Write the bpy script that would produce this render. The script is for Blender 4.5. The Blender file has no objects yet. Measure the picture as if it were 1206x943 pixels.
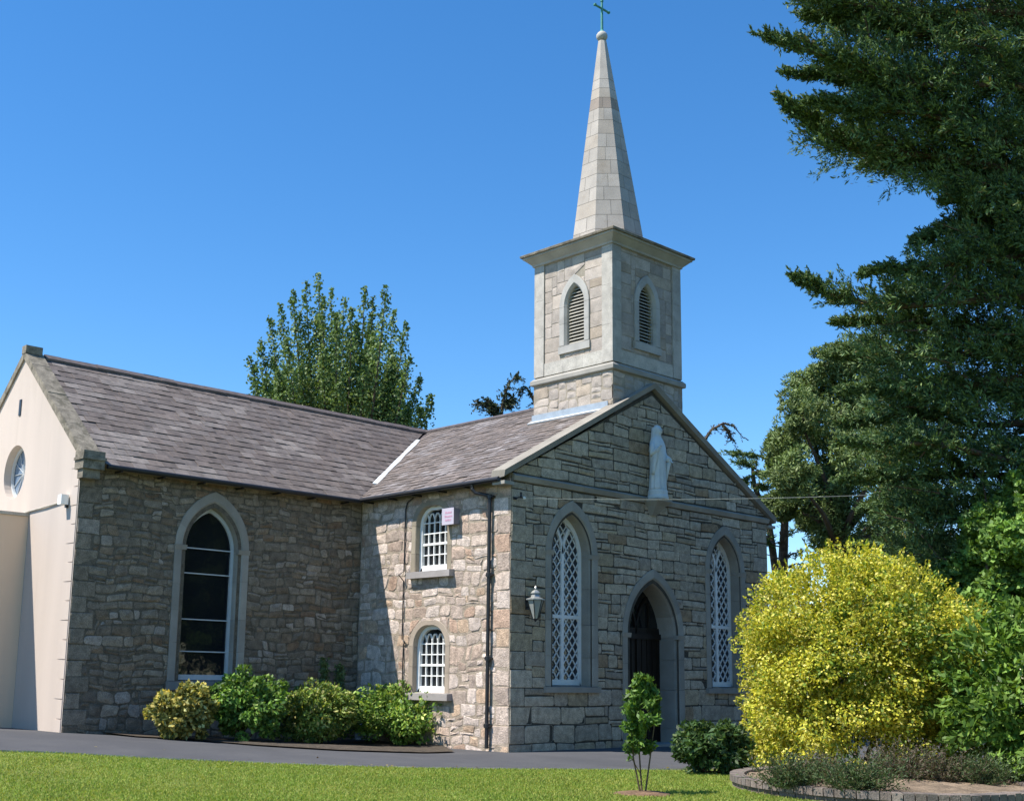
import bpy, math, random
import numpy as np
from mathutils import Vector, Matrix
from mathutils.geometry import tessellate_polygon

S = bpy.context.scene
COL = S.collection
PI = math.pi
R = math.radians

# ------------------------------------------------------------------ camera
CAM = np.array([-19.4569, -19.5957, 1.5741])
FW = np.array([0.67538458, 0.71521502, 0.1797864])
RT = np.array([0.72518729, -0.68840262, 0.0143258])
UP = np.array([-0.13401146, -0.12070339, 0.98360135])
FPX, PPX, PPY, IW, IH = 1427.72, 567.29, 538.81, 1206.0, 943.0
cd = bpy.data.cameras.new('camera')
cam = bpy.data.objects.new('camera', cd)
COL.objects.link(cam)
m4 = Matrix.Identity(4)
for i in range(3):
    m4[i][0], m4[i][1], m4[i][2], m4[i][3] = RT[i], UP[i], -FW[i], CAM[i]
cam.matrix_world = m4
cd.sensor_fit = 'HORIZONTAL'
cd.sensor_width = 36.0
cd.lens = FPX * 36.0 / IW
cd.shift_x = -(PPX - IW / 2) / IW
cd.shift_y = (PPY - IH / 2) / IW
cd.clip_start = 0.1
cd.clip_end = 6000
S.camera = cam

# ------------------------------------------------------------------ light
SUN = Vector((-1.0, 0.46, 1.66)).normalized()
SUN_EL = math.asin(SUN.z)
SUN_AZ = math.atan2(SUN.x, SUN.y)
world = bpy.data.worlds.new('World')
S.world = world
world.use_nodes = True
wn = world.node_tree.nodes
wl = world.node_tree.links
sky = wn.new('ShaderNodeTexSky')
sky.sky_type = 'NISHITA'
sky.sun_disc = False
sky.sun_elevation = SUN_EL
sky.sun_rotation = SUN_AZ
sky.altitude = 0
sky.air_density = 1.0
sky.dust_density = 0.0
sky.ozone_density = 5.0
hs = wn.new('ShaderNodeHueSaturation')
hs.inputs['Saturation'].default_value = 1.24
hs.inputs['Value'].default_value = 1.0
wl.new(sky.outputs[0], hs.inputs['Color'])
wl.new(hs.outputs[0], wn['Background'].inputs[0])
wn['Background'].inputs[1].default_value = 0.106
sd = bpy.data.lights.new('sun', 'SUN')
sd.energy = 4.1
sd.angle = R(0.5)
sd.color = (1.0, 0.95, 0.87)
sun = bpy.data.objects.new('sun', sd)
COL.objects.link(sun)
sun.rotation_euler = SUN.to_track_quat('Z', 'Y').to_euler()
sun.location = (-20, 0, 40)
S.view_settings.view_transform = 'Standard'
S.view_settings.look = 'None'
S.view_settings.gamma = 1
S.view_settings.exposure = 0.97
S.view_settings.use_curve_mapping = False
S.render.engine = 'CYCLES'

# ------------------------------------------------------------------ helpers
ORG = {}


def at(px, py, depth):
    """point of the place seen at a photograph position, depth metres out"""
    return CAM + depth * (FW + RT * (px - PPX) / FPX - UP * (py - PPY) / FPX)


def sst(a, b, x):
    t = np.clip((x - a) / (b - a), 0, 1)
    return t * t * (3 - 2 * t)


def gz(x, y):
    """height of the ground: it climbs gently towards the far left"""
    return sst(-4.5, 4.5, y) * (-0.058 * np.clip(x, -13, 0) - 0.11) * sst(1.0, -3.0, x)


def on_ground(px, py):
    d = FW + RT * (px - PPX) / FPX - UP * (py - PPY) / FPX
    t = 5.0
    for k in range(6000):
        p = CAM + d * t
        if p[2] <= gz(p[0], p[1]):
            return p
        t += 0.01
    return CAM + d * t


class MB:
    """collects polygons (with a colour per vertex) and links them as ONE mesh object"""

    def __init__(s):
        s.v = []; s.f = []; s.c = []; s.col = (1, 1, 1)
        s.big = []

    def poly(s, pts, col=None):
        i = len(s.v)
        s.v.extend([tuple(p) for p in pts])
        s.c.extend([col or s.col] * len(pts))
        s.f.append(tuple(range(i, i + len(pts))))

    def grid(s, rings, closed=True, capa=False, capb=False, col=None):
        i0 = len(s.v); n = len(rings[0])
        for r_ in rings:
            s.v.extend([tuple(p) for p in r_]); s.c.extend([col or s.col] * n)
        for k in range(len(rings) - 1):
            for j in range(n if closed else n - 1):
                a = i0 + k * n + j; b = i0 + k * n + (j + 1) % n
                s.f.append((a, b, b + n, a + n))
        if capa: s.f.append(tuple(range(i0 + n - 1, i0 - 1, -1)))
        if capb: s.f.append(tuple(range(i0 + (len(rings) - 1) * n, i0 + len(rings) * n)))

    def box(s, a, b, col=None):
        x0, y0, z0 = a; x1, y1, z1 = b
        s.hexa([(x0, y0, z0), (x1, y0, z0), (x1, y1, z0), (x0, y1, z0),
                (x0, y0, z1), (x1, y0, z1), (x1, y1, z1), (x0, y1, z1)], col)

    def hexa(s, p, col=None):
        i = len(s.v)
        s.v.extend([tuple(q) for q in p]); s.c.extend([col or s.col] * 8)
        for f in ((3, 2, 1, 0), (4, 5, 6, 7), (0, 1, 5, 4), (1, 2, 6, 5), (2, 3, 7, 6), (3, 0, 4, 7)):
            s.f.append(tuple(i + k for k in f))

    def bar(s, p, q, w, h, upv=(0, 0, 1), col=None):
        p = Vector(p); q = Vector(q); d = (q - p).normalized(); u = Vector(upv)
        sd_ = d.cross(u)
        if sd_.length < 1e-4: sd_ = d.cross(Vector((1, 0, 0)))
        sd_.normalize(); u = sd_.cross(d).normalized()
        a = sd_ * w / 2; b = u * h / 2
        s.hexa([p - a - b, p + a - b, p + a + b, p - a + b, q - a - b, q + a - b, q + a + b, q - a + b], col)

    def tube(s, pts, rad, n=8, col=None, cap=True):
        pts = [Vector(p) for p in pts]
        if not hasattr(rad, '__len__'): rad = [rad] * len(pts)
        rings = []; ref = Vector((0.31, 0.2, 0.93))
        for k, p in enumerate(pts):
            d = (pts[min(k + 1, len(pts) - 1)] - pts[max(k - 1, 0)]).normalized()
            if abs(d.dot(ref)) > 0.97: ref = Vector((0.9, 0.3, 0.1))
            a = d.cross(ref).normalized(); b = d.cross(a)
            rings.append([p + (a * math.cos(2 * PI * j / n) + b * math.sin(2 * PI * j / n)) * rad[k] for j in range(n)])
        s.grid(rings, True, cap, cap, col)

    def lathe(s, c, prof, n=16, col=None):
        s.grid([[(c[0] + r_ * math.cos(2 * PI * j / n), c[1] + r_ * math.sin(2 * PI * j / n), c[2] + z) for j in range(n)]
                for r_, z in prof], True, True, True, col)

    def quads(s, V, C):
        """V (N,4,3) C (N,3) numpy: many leaves at once"""
        s.big.append((V, C))

    def build(s, name, mat, parent=None, loc=None, smooth=False):
        V = np.array(s.v, dtype=np.float64).reshape(-1, 3)
        C = np.array(s.c, dtype=np.float64).reshape(-1, 3)
        lt = [len(f) for f in s.f]; li = [k for f in s.f for k in f]
        if s.big:
            n0 = len(V)
            BV = np.concatenate([b[0].reshape(-1, 3) for b in s.big])
            BC = np.concatenate([np.repeat(b[1], 4, axis=0) for b in s.big])
            lt = lt + [4] * (len(BV) // 4)
            li = np.concatenate([np.array(li, dtype=np.int64), n0 + np.arange(len(BV))])
            V = np.concatenate([V, BV]); C = np.concatenate([C, BC])
        li = np.array(li, dtype=np.int32); lt = np.array(lt, dtype=np.int32)
        if parent is not None: o0 = ORG[parent.name]
        else: o0 = np.array(loc if loc is not None else (0, 0, 0), float)
        V = V - o0
        me = bpy.data.meshes.new(name)
        me.vertices.add(len(V)); me.vertices.foreach_set('co', V.ravel().astype(np.float32))
        me.loops.add(len(li)); me.loops.foreach_set('vertex_index', li)
        me.polygons.add(len(lt))
        ls = np.zeros(len(lt), dtype=np.int32); ls[1:] = np.cumsum(lt)[:-1]
        me.polygons.foreach_set('loop_start', ls)
        me.update(calc_edges=True)
        ca = me.attributes.new('col', 'FLOAT_COLOR', 'POINT')
        ca.data.foreach_set('color', np.concatenate([C, np.ones((len(C), 1))], 1).ravel().astype(np.float32))
        me.materials.append(mat)
        me.polygons.foreach_set('use_smooth', [bool(smooth)] * len(lt))
        me.validate()
        o = bpy.data.objects.new(name, me)
        COL.objects.link(o)
        if parent is not None: o.parent = parent
        else: o.location = o0
        ORG[o.name] = o0
        return o


def tag(o, label=None, cat=None, group=None, kind=None):
    if label: o['label'] = label
    if cat: o['category'] = cat
    if group: o['group'] = group
    if kind: o['kind'] = kind
    return o


def thing(name, label, cat, loc=(0, 0, 0), group=None):
    o = bpy.data.objects.new(name, None)
    o.empty_display_size = 0.3
    COL.objects.link(o); o.location = loc
    ORG[o.name] = np.array(loc, float)
    return tag(o, label, cat, group)


# ------------------------------------------------------------------ materials
def mat(name, base, rough=0.8, var=0.2, scale=3.0, fine=60.0, fvar=0.15, bump=0.15, bscale=30.0, attr=False,
        spec=0.3, metal=0.0, stain=None, stain_scale=0.7, stain_lo=0.5, stain_hi=0.7, bdist=0.02, streak=False):
    m = bpy.data.materials.new(name); m.use_nodes = True
    nt = m.node_tree; N = nt.nodes; L = nt.links
    b = N['Principled BSDF']
    b.inputs['Roughness'].default_value = rough
    b.inputs['Specular IOR Level'].default_value = spec
    b.inputs['Metallic'].default_value = metal
    tc = N.new('ShaderNodeTexCoord'); co = tc.outputs['Object']
    if streak:
        mp = N.new('ShaderNodeMapping'); mp.inputs['Scale'].default_value = (1, 1, 0.12)
        L.new(co, mp.inputs[0]); sco = mp.outputs[0]
    else: sco = co
    if attr:
        a = N.new('ShaderNodeAttribute'); a.attribute_name = 'col'; cur = a.outputs['Color']
    else:
        a = N.new('ShaderNodeRGB'); a.outputs[0].default_value = (*base, 1); cur = a.outputs[0]

    def mul(cur, sc, v, cc, det=4):
        n = N.new('ShaderNodeTexNoise'); n.inputs['Scale'].default_value = sc; n.inputs['Detail'].default_value = det
        L.new(cc, n.inputs['Vector'])
        mr = N.new('ShaderNodeMapRange'); mr.inputs['From Min'].default_value = 0.3; mr.inputs['From Max'].default_value = 0.7
        mr.inputs['To Min'].default_value = 1 - v; mr.inputs['To Max'].default_value = 1 + v
        L.new(n.outputs['Fac'], mr.inputs['Value'])
        x = N.new('ShaderNodeVectorMath'); x.operation = 'SCALE'
        L.new(cur, x.inputs[0]); L.new(mr.outputs[0], x.inputs['Scale'])
        return x.outputs[0]
    if var: cur = mul(cur, scale, var, sco)
    if fvar: cur = mul(cur, fine, fvar, co, 2)
    if stain:
        n = N.new('ShaderNodeTexNoise'); n.inputs['Scale'].default_value = stain_scale; n.inputs['Detail'].default_value = 8
        n.inputs['Roughness'].default_value = 0.65
        L.new(sco, n.inputs['Vector'])
        mr = N.new('ShaderNodeMapRange'); mr.inputs['From Min'].default_value = stain_lo; mr.inputs['From Max'].default_value = stain_hi
        mr.inputs['To Max'].default_value = 0.85
        L.new(n.outputs['Fac'], mr.inputs['Value'])
        mx = N.new('ShaderNodeMix'); mx.data_type = 'RGBA'
        L.new(mr.outputs[0], mx.inputs['Factor']); L.new(cur, mx.inputs['A']); mx.inputs['B'].default_value = (*stain, 1)
        cur = mx.outputs['Result']
    L.new(cur, b.inputs['Base Color'])
    if bump:
        n = N.new('ShaderNodeTexNoise'); n.inputs['Scale'].default_value = bscale; n.inputs['Detail'].default_value = 5
        L.new(co, n.inputs['Vector'])
        bp = N.new('ShaderNodeBump'); bp.inputs['Strength'].default_value = bump; bp.inputs['Distance'].default_value = bdist
        L.new(n.outputs['Fac'], bp.inputs['Height']); L.new(bp.outputs[0], b.inputs['Normal'])
    return m


def leafmat(name, trans=0.3, rough=0.45, spec=0.35):
    m = bpy.data.materials.new(name); m.use_nodes = True
    N = m.node_tree.nodes; L = m.node_tree.links
    b = N['Principled BSDF']; b.inputs['Roughness'].default_value = rough; b.inputs['Specular IOR Level'].default_value = spec
    a = N.new('ShaderNodeAttribute'); a.attribute_name = 'col'
    L.new(a.outputs['Color'], b.inputs['Base Color'])
    t = N.new('ShaderNodeBsdfTranslucent')
    g = N.new('ShaderNodeVectorMath'); g.operation = 'MULTIPLY'; g.inputs[1].default_value = (1.3, 1.25, 0.6)
    L.new(a.outputs['Color'], g.inputs[0]); L.new(g.outputs[0], t.inputs['Color'])
    mx = N.new('ShaderNodeMixShader'); mx.inputs[0].default_value = trans
    L.new(b.outputs[0], mx.inputs[1]); L.new(t.outputs[0], mx.inputs[2])
    L.new(mx.outputs[0], N['Material Output'].inputs[0])
    return m


def glassmat(name, base=(0.012, 0.014, 0.016), wav=0.08, wsc=2.5, spec=0.55):
    m = bpy.data.materials.new(name); m.use_nodes = True
    N = m.node_tree.nodes; L = m.node_tree.links
    b = N['Principled BSDF']; b.inputs['Base Color'].default_value = (*base, 1)
    b.inputs['Roughness'].default_value = 0.04; b.inputs['Specular IOR Level'].default_value = spec
    tc = N.new('ShaderNodeTexCoord')
    n = N.new('ShaderNodeTexNoise'); n.inputs['Scale'].default_value = wsc; L.new(tc.outputs['Object'], n.inputs['Vector'])
    bp = N.new('ShaderNodeBump'); bp.inputs['Strength'].default_value = wav; bp.inputs['Distance'].default_value = 0.05
    L.new(n.outputs['Fac'], bp.inputs['Height']); L.new(bp.outputs[0], b.inputs['Normal'])
    return m


M_STONE = mat('rubble_stone', (0, 0, 0), 0.9, 0.26, 7.0, 55, 0.36, 0.75, 26, attr=True, bdist=0.025, stain=(0.16, 0.14, 0.11), stain_scale=1.4, stain_lo=0.6, stain_hi=0.85)
M_TSTONE = mat('tower_stone', (0, 0, 0), 0.9, 0.16, 4.0, 70, 0.26, 0.4, 34, attr=True, bdist=0.02, stain=(0.24, 0.2, 0.15), stain_scale=1.6, stain_lo=0.6, stain_hi=0.85)
M_ASH = mat('dressed_granite', (0.40, 0.385, 0.35), 0.88, 0.14, 2.0, 110, 0.16, 0.22, 60, attr=True, stain=(0.2, 0.18, 0.14), stain_scale=1.8, stain_lo=0.6, stain_hi=0.85)
M_SPIRE = mat('spire_granite', (0.4, 0.38, 0.35), 0.88, 0.12, 2.0, 110, 0.14, 0.2, 60, attr=True, stain=(0.26, 0.2, 0.14), stain_scale=1.5, stain_lo=0.58, stain_hi=0.85)
M_RENDER = mat('pink_render', (0.535, 0.45, 0.385), 0.9, 0.06, 1.2, 160, 0.06, 0.15, 140, streak=True, stain=(0.41, 0.34, 0.28), stain_scale=1.6, stain_lo=0.5, stain_hi=0.9)
M_TAN = mat('tan_render', (0.74, 0.55, 0.39), 0.9, 0.06, 1.0, 120, 0.05, 0.12, 120, streak=True)
M_SLATE = mat('slate', (0, 0, 0), 0.62, 0.22, 6.0, 90, 0.2, 0.25, 40, attr=True, spec=0.4, stain=(0.085, 0.07, 0.055), stain_scale=2.2, stain_lo=0.56, stain_hi=0.78)
M_COPE = mat('mossy_coping', (0.23, 0.20, 0.155), 0.95, 0.3, 5, 60, 0.3, 0.5, 25, stain=(0.10, 0.09, 0.065), stain_scale=4, stain_lo=0.5, stain_hi=0.62)
M_LEAD = mat('lead_flashing', (0.32, 0.37, 0.42), 0.5, 0.1, 6, 60, 0.06, 0.1, 20, spec=0.5)
M_LEADW = mat('white_flashing', (0.62, 0.64, 0.64), 0.55, 0.12, 5, 60, 0.06, 0.1, 20)
M_BLACK = mat('black_iron', (0.018, 0.018, 0.02), 0.4, 0.1, 6, 60, 0.1, 0.05, 60, spec=0.5)
M_WHITE = mat('white_paint', (0.86, 0.86, 0.83), 0.45, 0.04, 4, 60, 0.04, 0.05, 50, spec=0.4)
M_GREYP = mat('grey_frame_paint', (0.55, 0.57, 0.57), 0.5, 0.05, 4, 60, 0.04, 0.05, 50)
M_LOUV = mat('weathered_louvre', (0.42, 0.40, 0.34), 0.8, 0.15, 8, 60, 0.15, 0.1, 50)
M_DARK = mat('dark_interior', (0.02, 0.018, 0.016), 0.9, 0, 1, 1, 0, 0)
M_DOOR = mat('dark_oak', (0.016, 0.011, 0.008), 0.55, 0.3, 3, 40, 0.2, 0.2, 30)
M_GLASS = glassmat('window_glass')
M_GLASS2 = glassmat('leaded_glass', (0.03, 0.035, 0.045), 0.25, 9)
M_GLASSR = glassmat('rose_glass', (0.16, 0.22, 0.30), 0.2, 8)
M_STATUE = mat('white_plaster', (0.62, 0.66, 0.66), 0.6, 0.08, 4, 60, 0.05, 0.08, 30, stain=(0.34, 0.38, 0.36), stain_scale=3, stain_lo=0.6, stain_hi=0.85)
M_COPPER = mat('verdigris', (0.06, 0.26, 0.22), 0.6, 0.25, 12, 60, 0.15, 0.1, 40, spec=0.4)
M_METAL = mat('grey_metal', (0.42, 0.42, 0.40), 0.35, 0.15, 12, 60, 0.1, 0.05, 60, metal=0.6)
M_LGLASS = glassmat('lantern_glass', (0.32, 0.33, 0.30), 0.05, 4)
M_BOX = mat('lilac_plastic', (0.50, 0.46, 0.53), 0.5, 0.03, 4, 60, 0.02, 0.03, 50)
M_BOXG = mat('grey_plastic', (0.22, 0.21, 0.25), 0.6, 0.03, 4, 60, 0.02, 0.03, 50)
M_RED = mat('faded_red', (0.55, 0.30, 0.40), 0.6, 0.2, 30, 60, 0.05, 0)
M_BARK = mat('bark', (0.10, 0.075, 0.055), 0.95, 0.35, 6, 40, 0.3, 0.6, 18)
M_BARKR = mat('cypress_bark', (0.10, 0.065, 0.045), 0.95, 0.35, 6, 40, 0.3, 0.6, 18)
M_TWIG = mat('twig', (0.12, 0.085, 0.05), 0.9, 0.3, 6, 40, 0.3, 0.3, 18)
M_BRICK = mat('kerb_brick', (0, 0, 0), 0.92, 0.2, 8, 70, 0.25, 0.4, 40, attr=True)
M_SOIL = mat('bed_soil', (0.19, 0.14, 0.095), 1.0, 0.35, 3, 40, 0.35, 0.8, 16, bdist=0.04)
M_DSOIL = mat('dark_soil', (0.075, 0.06, 0.045), 1.0, 0.35, 6, 50, 0.4, 0.9, 24, bdist=0.04)
M_MULCH = mat('mulch', (0.17, 0.105, 0.062), 1.0, 0.35, 6, 50, 0.4, 0.9, 24, bdist=0.04)
M_ROAD = mat('tarmac', (0.072, 0.072, 0.077), 0.9, 0.1, 0.5, 150, 0.22, 0.3, 140, stain=(0.105, 0.103, 0.105), stain_scale=0.7, stain_lo=0.45, stain_hi=0.8)
M_KERB = mat('concrete_edging', (0.45, 0.41, 0.34), 0.95, 0.25, 3, 60, 0.25, 0.3, 50)
M_LAWN = mat('lawn_turf', (0.15, 0.195, 0.036), 1.0, 0.25, 0.9, 25, 0.35, 0.8, 60, stain=(0.22, 0.21, 0.06), stain_scale=0.8, stain_lo=0.5, stain_hi=0.85, bdist=0.03)
M_GRASS = leafmat('grass_blades', 0.35, 0.6, 0.2)
M_GROUND = mat('rough_ground', (0.08, 0.10, 0.035), 1.0, 0.3, 0.2, 10, 0.3, 0.5, 8)
M_LEAF = leafmat('broad_leaf', 0.3, 0.5, 0.25)
M_NEEDLE = leafmat('needle_foliage', 0.2, 0.6, 0.25)
M_GOLD = leafmat('golden_leaf', 0.32, 0.5, 0.3)

rng = random.Random(7)
nr = np.random.default_rng(11)

# ------------------------------------------------------------------ setting: ground, road, lawn
def sheet(name, xs, ys, dz, m, f=None):
    mb = MB()
    X, Y = np.meshgrid(xs, ys, indexing='ij'); Z = gz(X, Y) + dz
    V = np.stack([X, Y, Z], -1)
    Q = np.stack([V[:-1, :-1], V[1:, :-1], V[1:, 1:], V[:-1, 1:]], 2).reshape(-1, 4, 3)
    mb.quads(Q, np.ones((len(Q), 3)))
    return tag(mb.build(name, m), kind='structure')


ax = np.concatenate([[-2500, -600, -150, -60], np.linspace(-32, 24, 60), [60, 150, 600, 2500]])
ay = np.concatenate([[-2500, -600, -150, -60], np.linspace(-26, 22, 60), [60, 150, 600, 2500]])
sheet('ground', ax, ay, -0.02, M_GROUND)

EDGE_PX = [(-60, 885.5), (0, 886.5), (75, 889), (150, 893), (300, 900), (450, 905), (600, 907.5), (740, 908), (800, 908)]
edge = [on_ground(a, b)[:2] for a, b in EDGE_PX]
d0 = edge[0] - edge[1]; d0 = d0 / np.linalg.norm(d0)
edge = [edge[0] + d0 * 22, edge[0] + d0 * 10] + edge
edge += [np.array((1.2, -7.2)), np.array((4.0, -9.2)), np.array((9.0, -11.5)), np.array((26.0, -17.0))]


def resample(P, step):
    out = []
    for a, b in zip(P[:-1], P[1:]):
        n = max(1, int(np.linalg.norm(b - a) / step))
        for k in range(n): out.append(a + (b - a) * k / n)
    out.append(P[-1]); return np.array(out)


edge = resample(edge, 0.5)
# road: from the lawn edge back under the walls; strips keep it on the ground's height
nrm = np.array([0.55, 0.83])
mb = MB()
K = 26
rows = []
for k in range(K + 1):
    t = 17.0 * (k / K)
    P = edge + nrm * t
    rows.append(np.stack([P[:, 0], P[:, 1], gz(P[:, 0], P[:, 1]) + 0.0], -1))
rows = np.array(rows)
Q = np.stack([rows[:-1, :-1], rows[1:, :-1], rows[1:, 1:], rows[:-1, 1:]], 2).reshape(-1, 4, 3)
mb.quads(Q, np.ones((len(Q), 3)))
tag(mb.build('road', M_ROAD), kind='structure')
# lawn: from the edging to behind the camera
mb = MB(); rows = []
for k in range(40):
    t = 26.0 * (k / 39.0) ** 1.3
    P = edge - nrm * (t + 0.09)
    wob = 0.004 * np.sin(P[:, 0] * 1.3 + P[:, 1]) + 0.003 * np.sin(P[:, 0] * 2.9 - 1.7 * P[:, 1])
    rows.append(np.stack([P[:, 0], P[:, 1], gz(P[:, 0], P[:, 1]) + 0.035 + wob * min(1, t)], -1))
rows = np.array(rows)
Q = np.stack([rows[:-1, :-1], rows[1:, :-1], rows[1:, 1:], rows[:-1, 1:]], 2).reshape(-1, 4, 3)
mb.quads(Q, np.ones((len(Q), 3)))
tag(mb.build('lawn', M_LAWN), kind='structure')
# concrete edging strip
mb = MB()
rings = []
for P in edge:
    q = P - nrm * 0.09
    z0 = float(gz(*P))
    rings.append([(P[0], P[1], z0 - 0.05), (P[0], P[1], z0 + 0.045), (q[0], q[1], z0 + 0.06), (q[0], q[1], z0 - 0.05)])
mb.grid(rings, True, True, True)
tag(mb.build('kerb', M_KERB), kind='structure')

# ------------------------------------------------------------------ outline tools for walls
def arch(cx, w, z0, zs, za, n=10):
    """closed outline of a pointed opening: bottom left, up, over and down; ends bottom right"""
    h = w / 2; a = za - zs
    Rr = (h * h + a * a) / (2 * h)
    c = -h + Rr
    t1 = math.atan2(a, -c) if True else 0
    left = []
    for k in range(n + 1):
        t = PI + (t1 - PI) * k / n
        left.append((c + Rr * math.cos(t), Rr * math.sin(t)))
    pts = [(cx - h, z0)] + [(cx + x, zs + z) for x, z in left]
    pts += [(cx - x, zs + z) for x, z in reversed(left[:-1])] + [(cx + h, z0)]
    return pts


def clip(poly, a, b):
    """keep the part of poly left of a->b"""
    out = []
    nx, nz = -(b[1] - a[1]), b[0] - a[0]
    def s(p): return (p[0] - a[0]) * nx + (p[1] - a[1]) * nz
    for i in range(len(poly)):
        p, q = poly[i], poly[(i + 1) % len(poly)]
        sp, sq = s(p), s(q)
        if sp >= 0: out.append(p)
        if sp * sq < 0:
            t = sp / (sp - sq); out.append((p[0] + (q[0] - p[0]) * t, p[1] + (q[1] - p[1]) * t))
    return out


def area(p):
    return 0.5 * sum(p[i][0] * p[(i + 1) % len(p)][1] - p[(i + 1) % len(p)][0] * p[i][1] for i in range(len(p)))


def ccw(p): return p if area(p) > 0 else p[::-1]


def inside(p, poly):
    for i in range(len(poly)):
        a, b = poly[i], poly[(i + 1) % len(poly)]
        if (b[0] - a[0]) * (p[1] - a[1]) - (b[1] - a[1]) * (p[0] - a[0]) < 0: return False
    return True


def inset(poly, g):
    n = len(poly); out = []
    cx = sum(p[0] for p in poly) / n; cz = sum(p[1] for p in poly) / n
    for i in range(n):
        p0, p1, p2 = poly[i - 1], poly[i], poly[(i + 1) % n]
        e1 = Vector((p1[0] - p0[0], p1[1] - p0[1])); e2 = Vector((p2[0] - p1[0], p2[1] - p1[1]))
        if e1.length < 1e-6 or e2.length < 1e-6: out.append(p1); continue
        n1 = Vector((-e1.y, e1.x)).normalized(); n2 = Vector((-e2.y, e2.x)).normalized()
        k = 1 + n1.dot(n2)
        o = (n1 + n2) * (g / max(k, 0.5))
        out.append((p1[0] + o.x, p1[1] + o.y))
    return out


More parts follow.
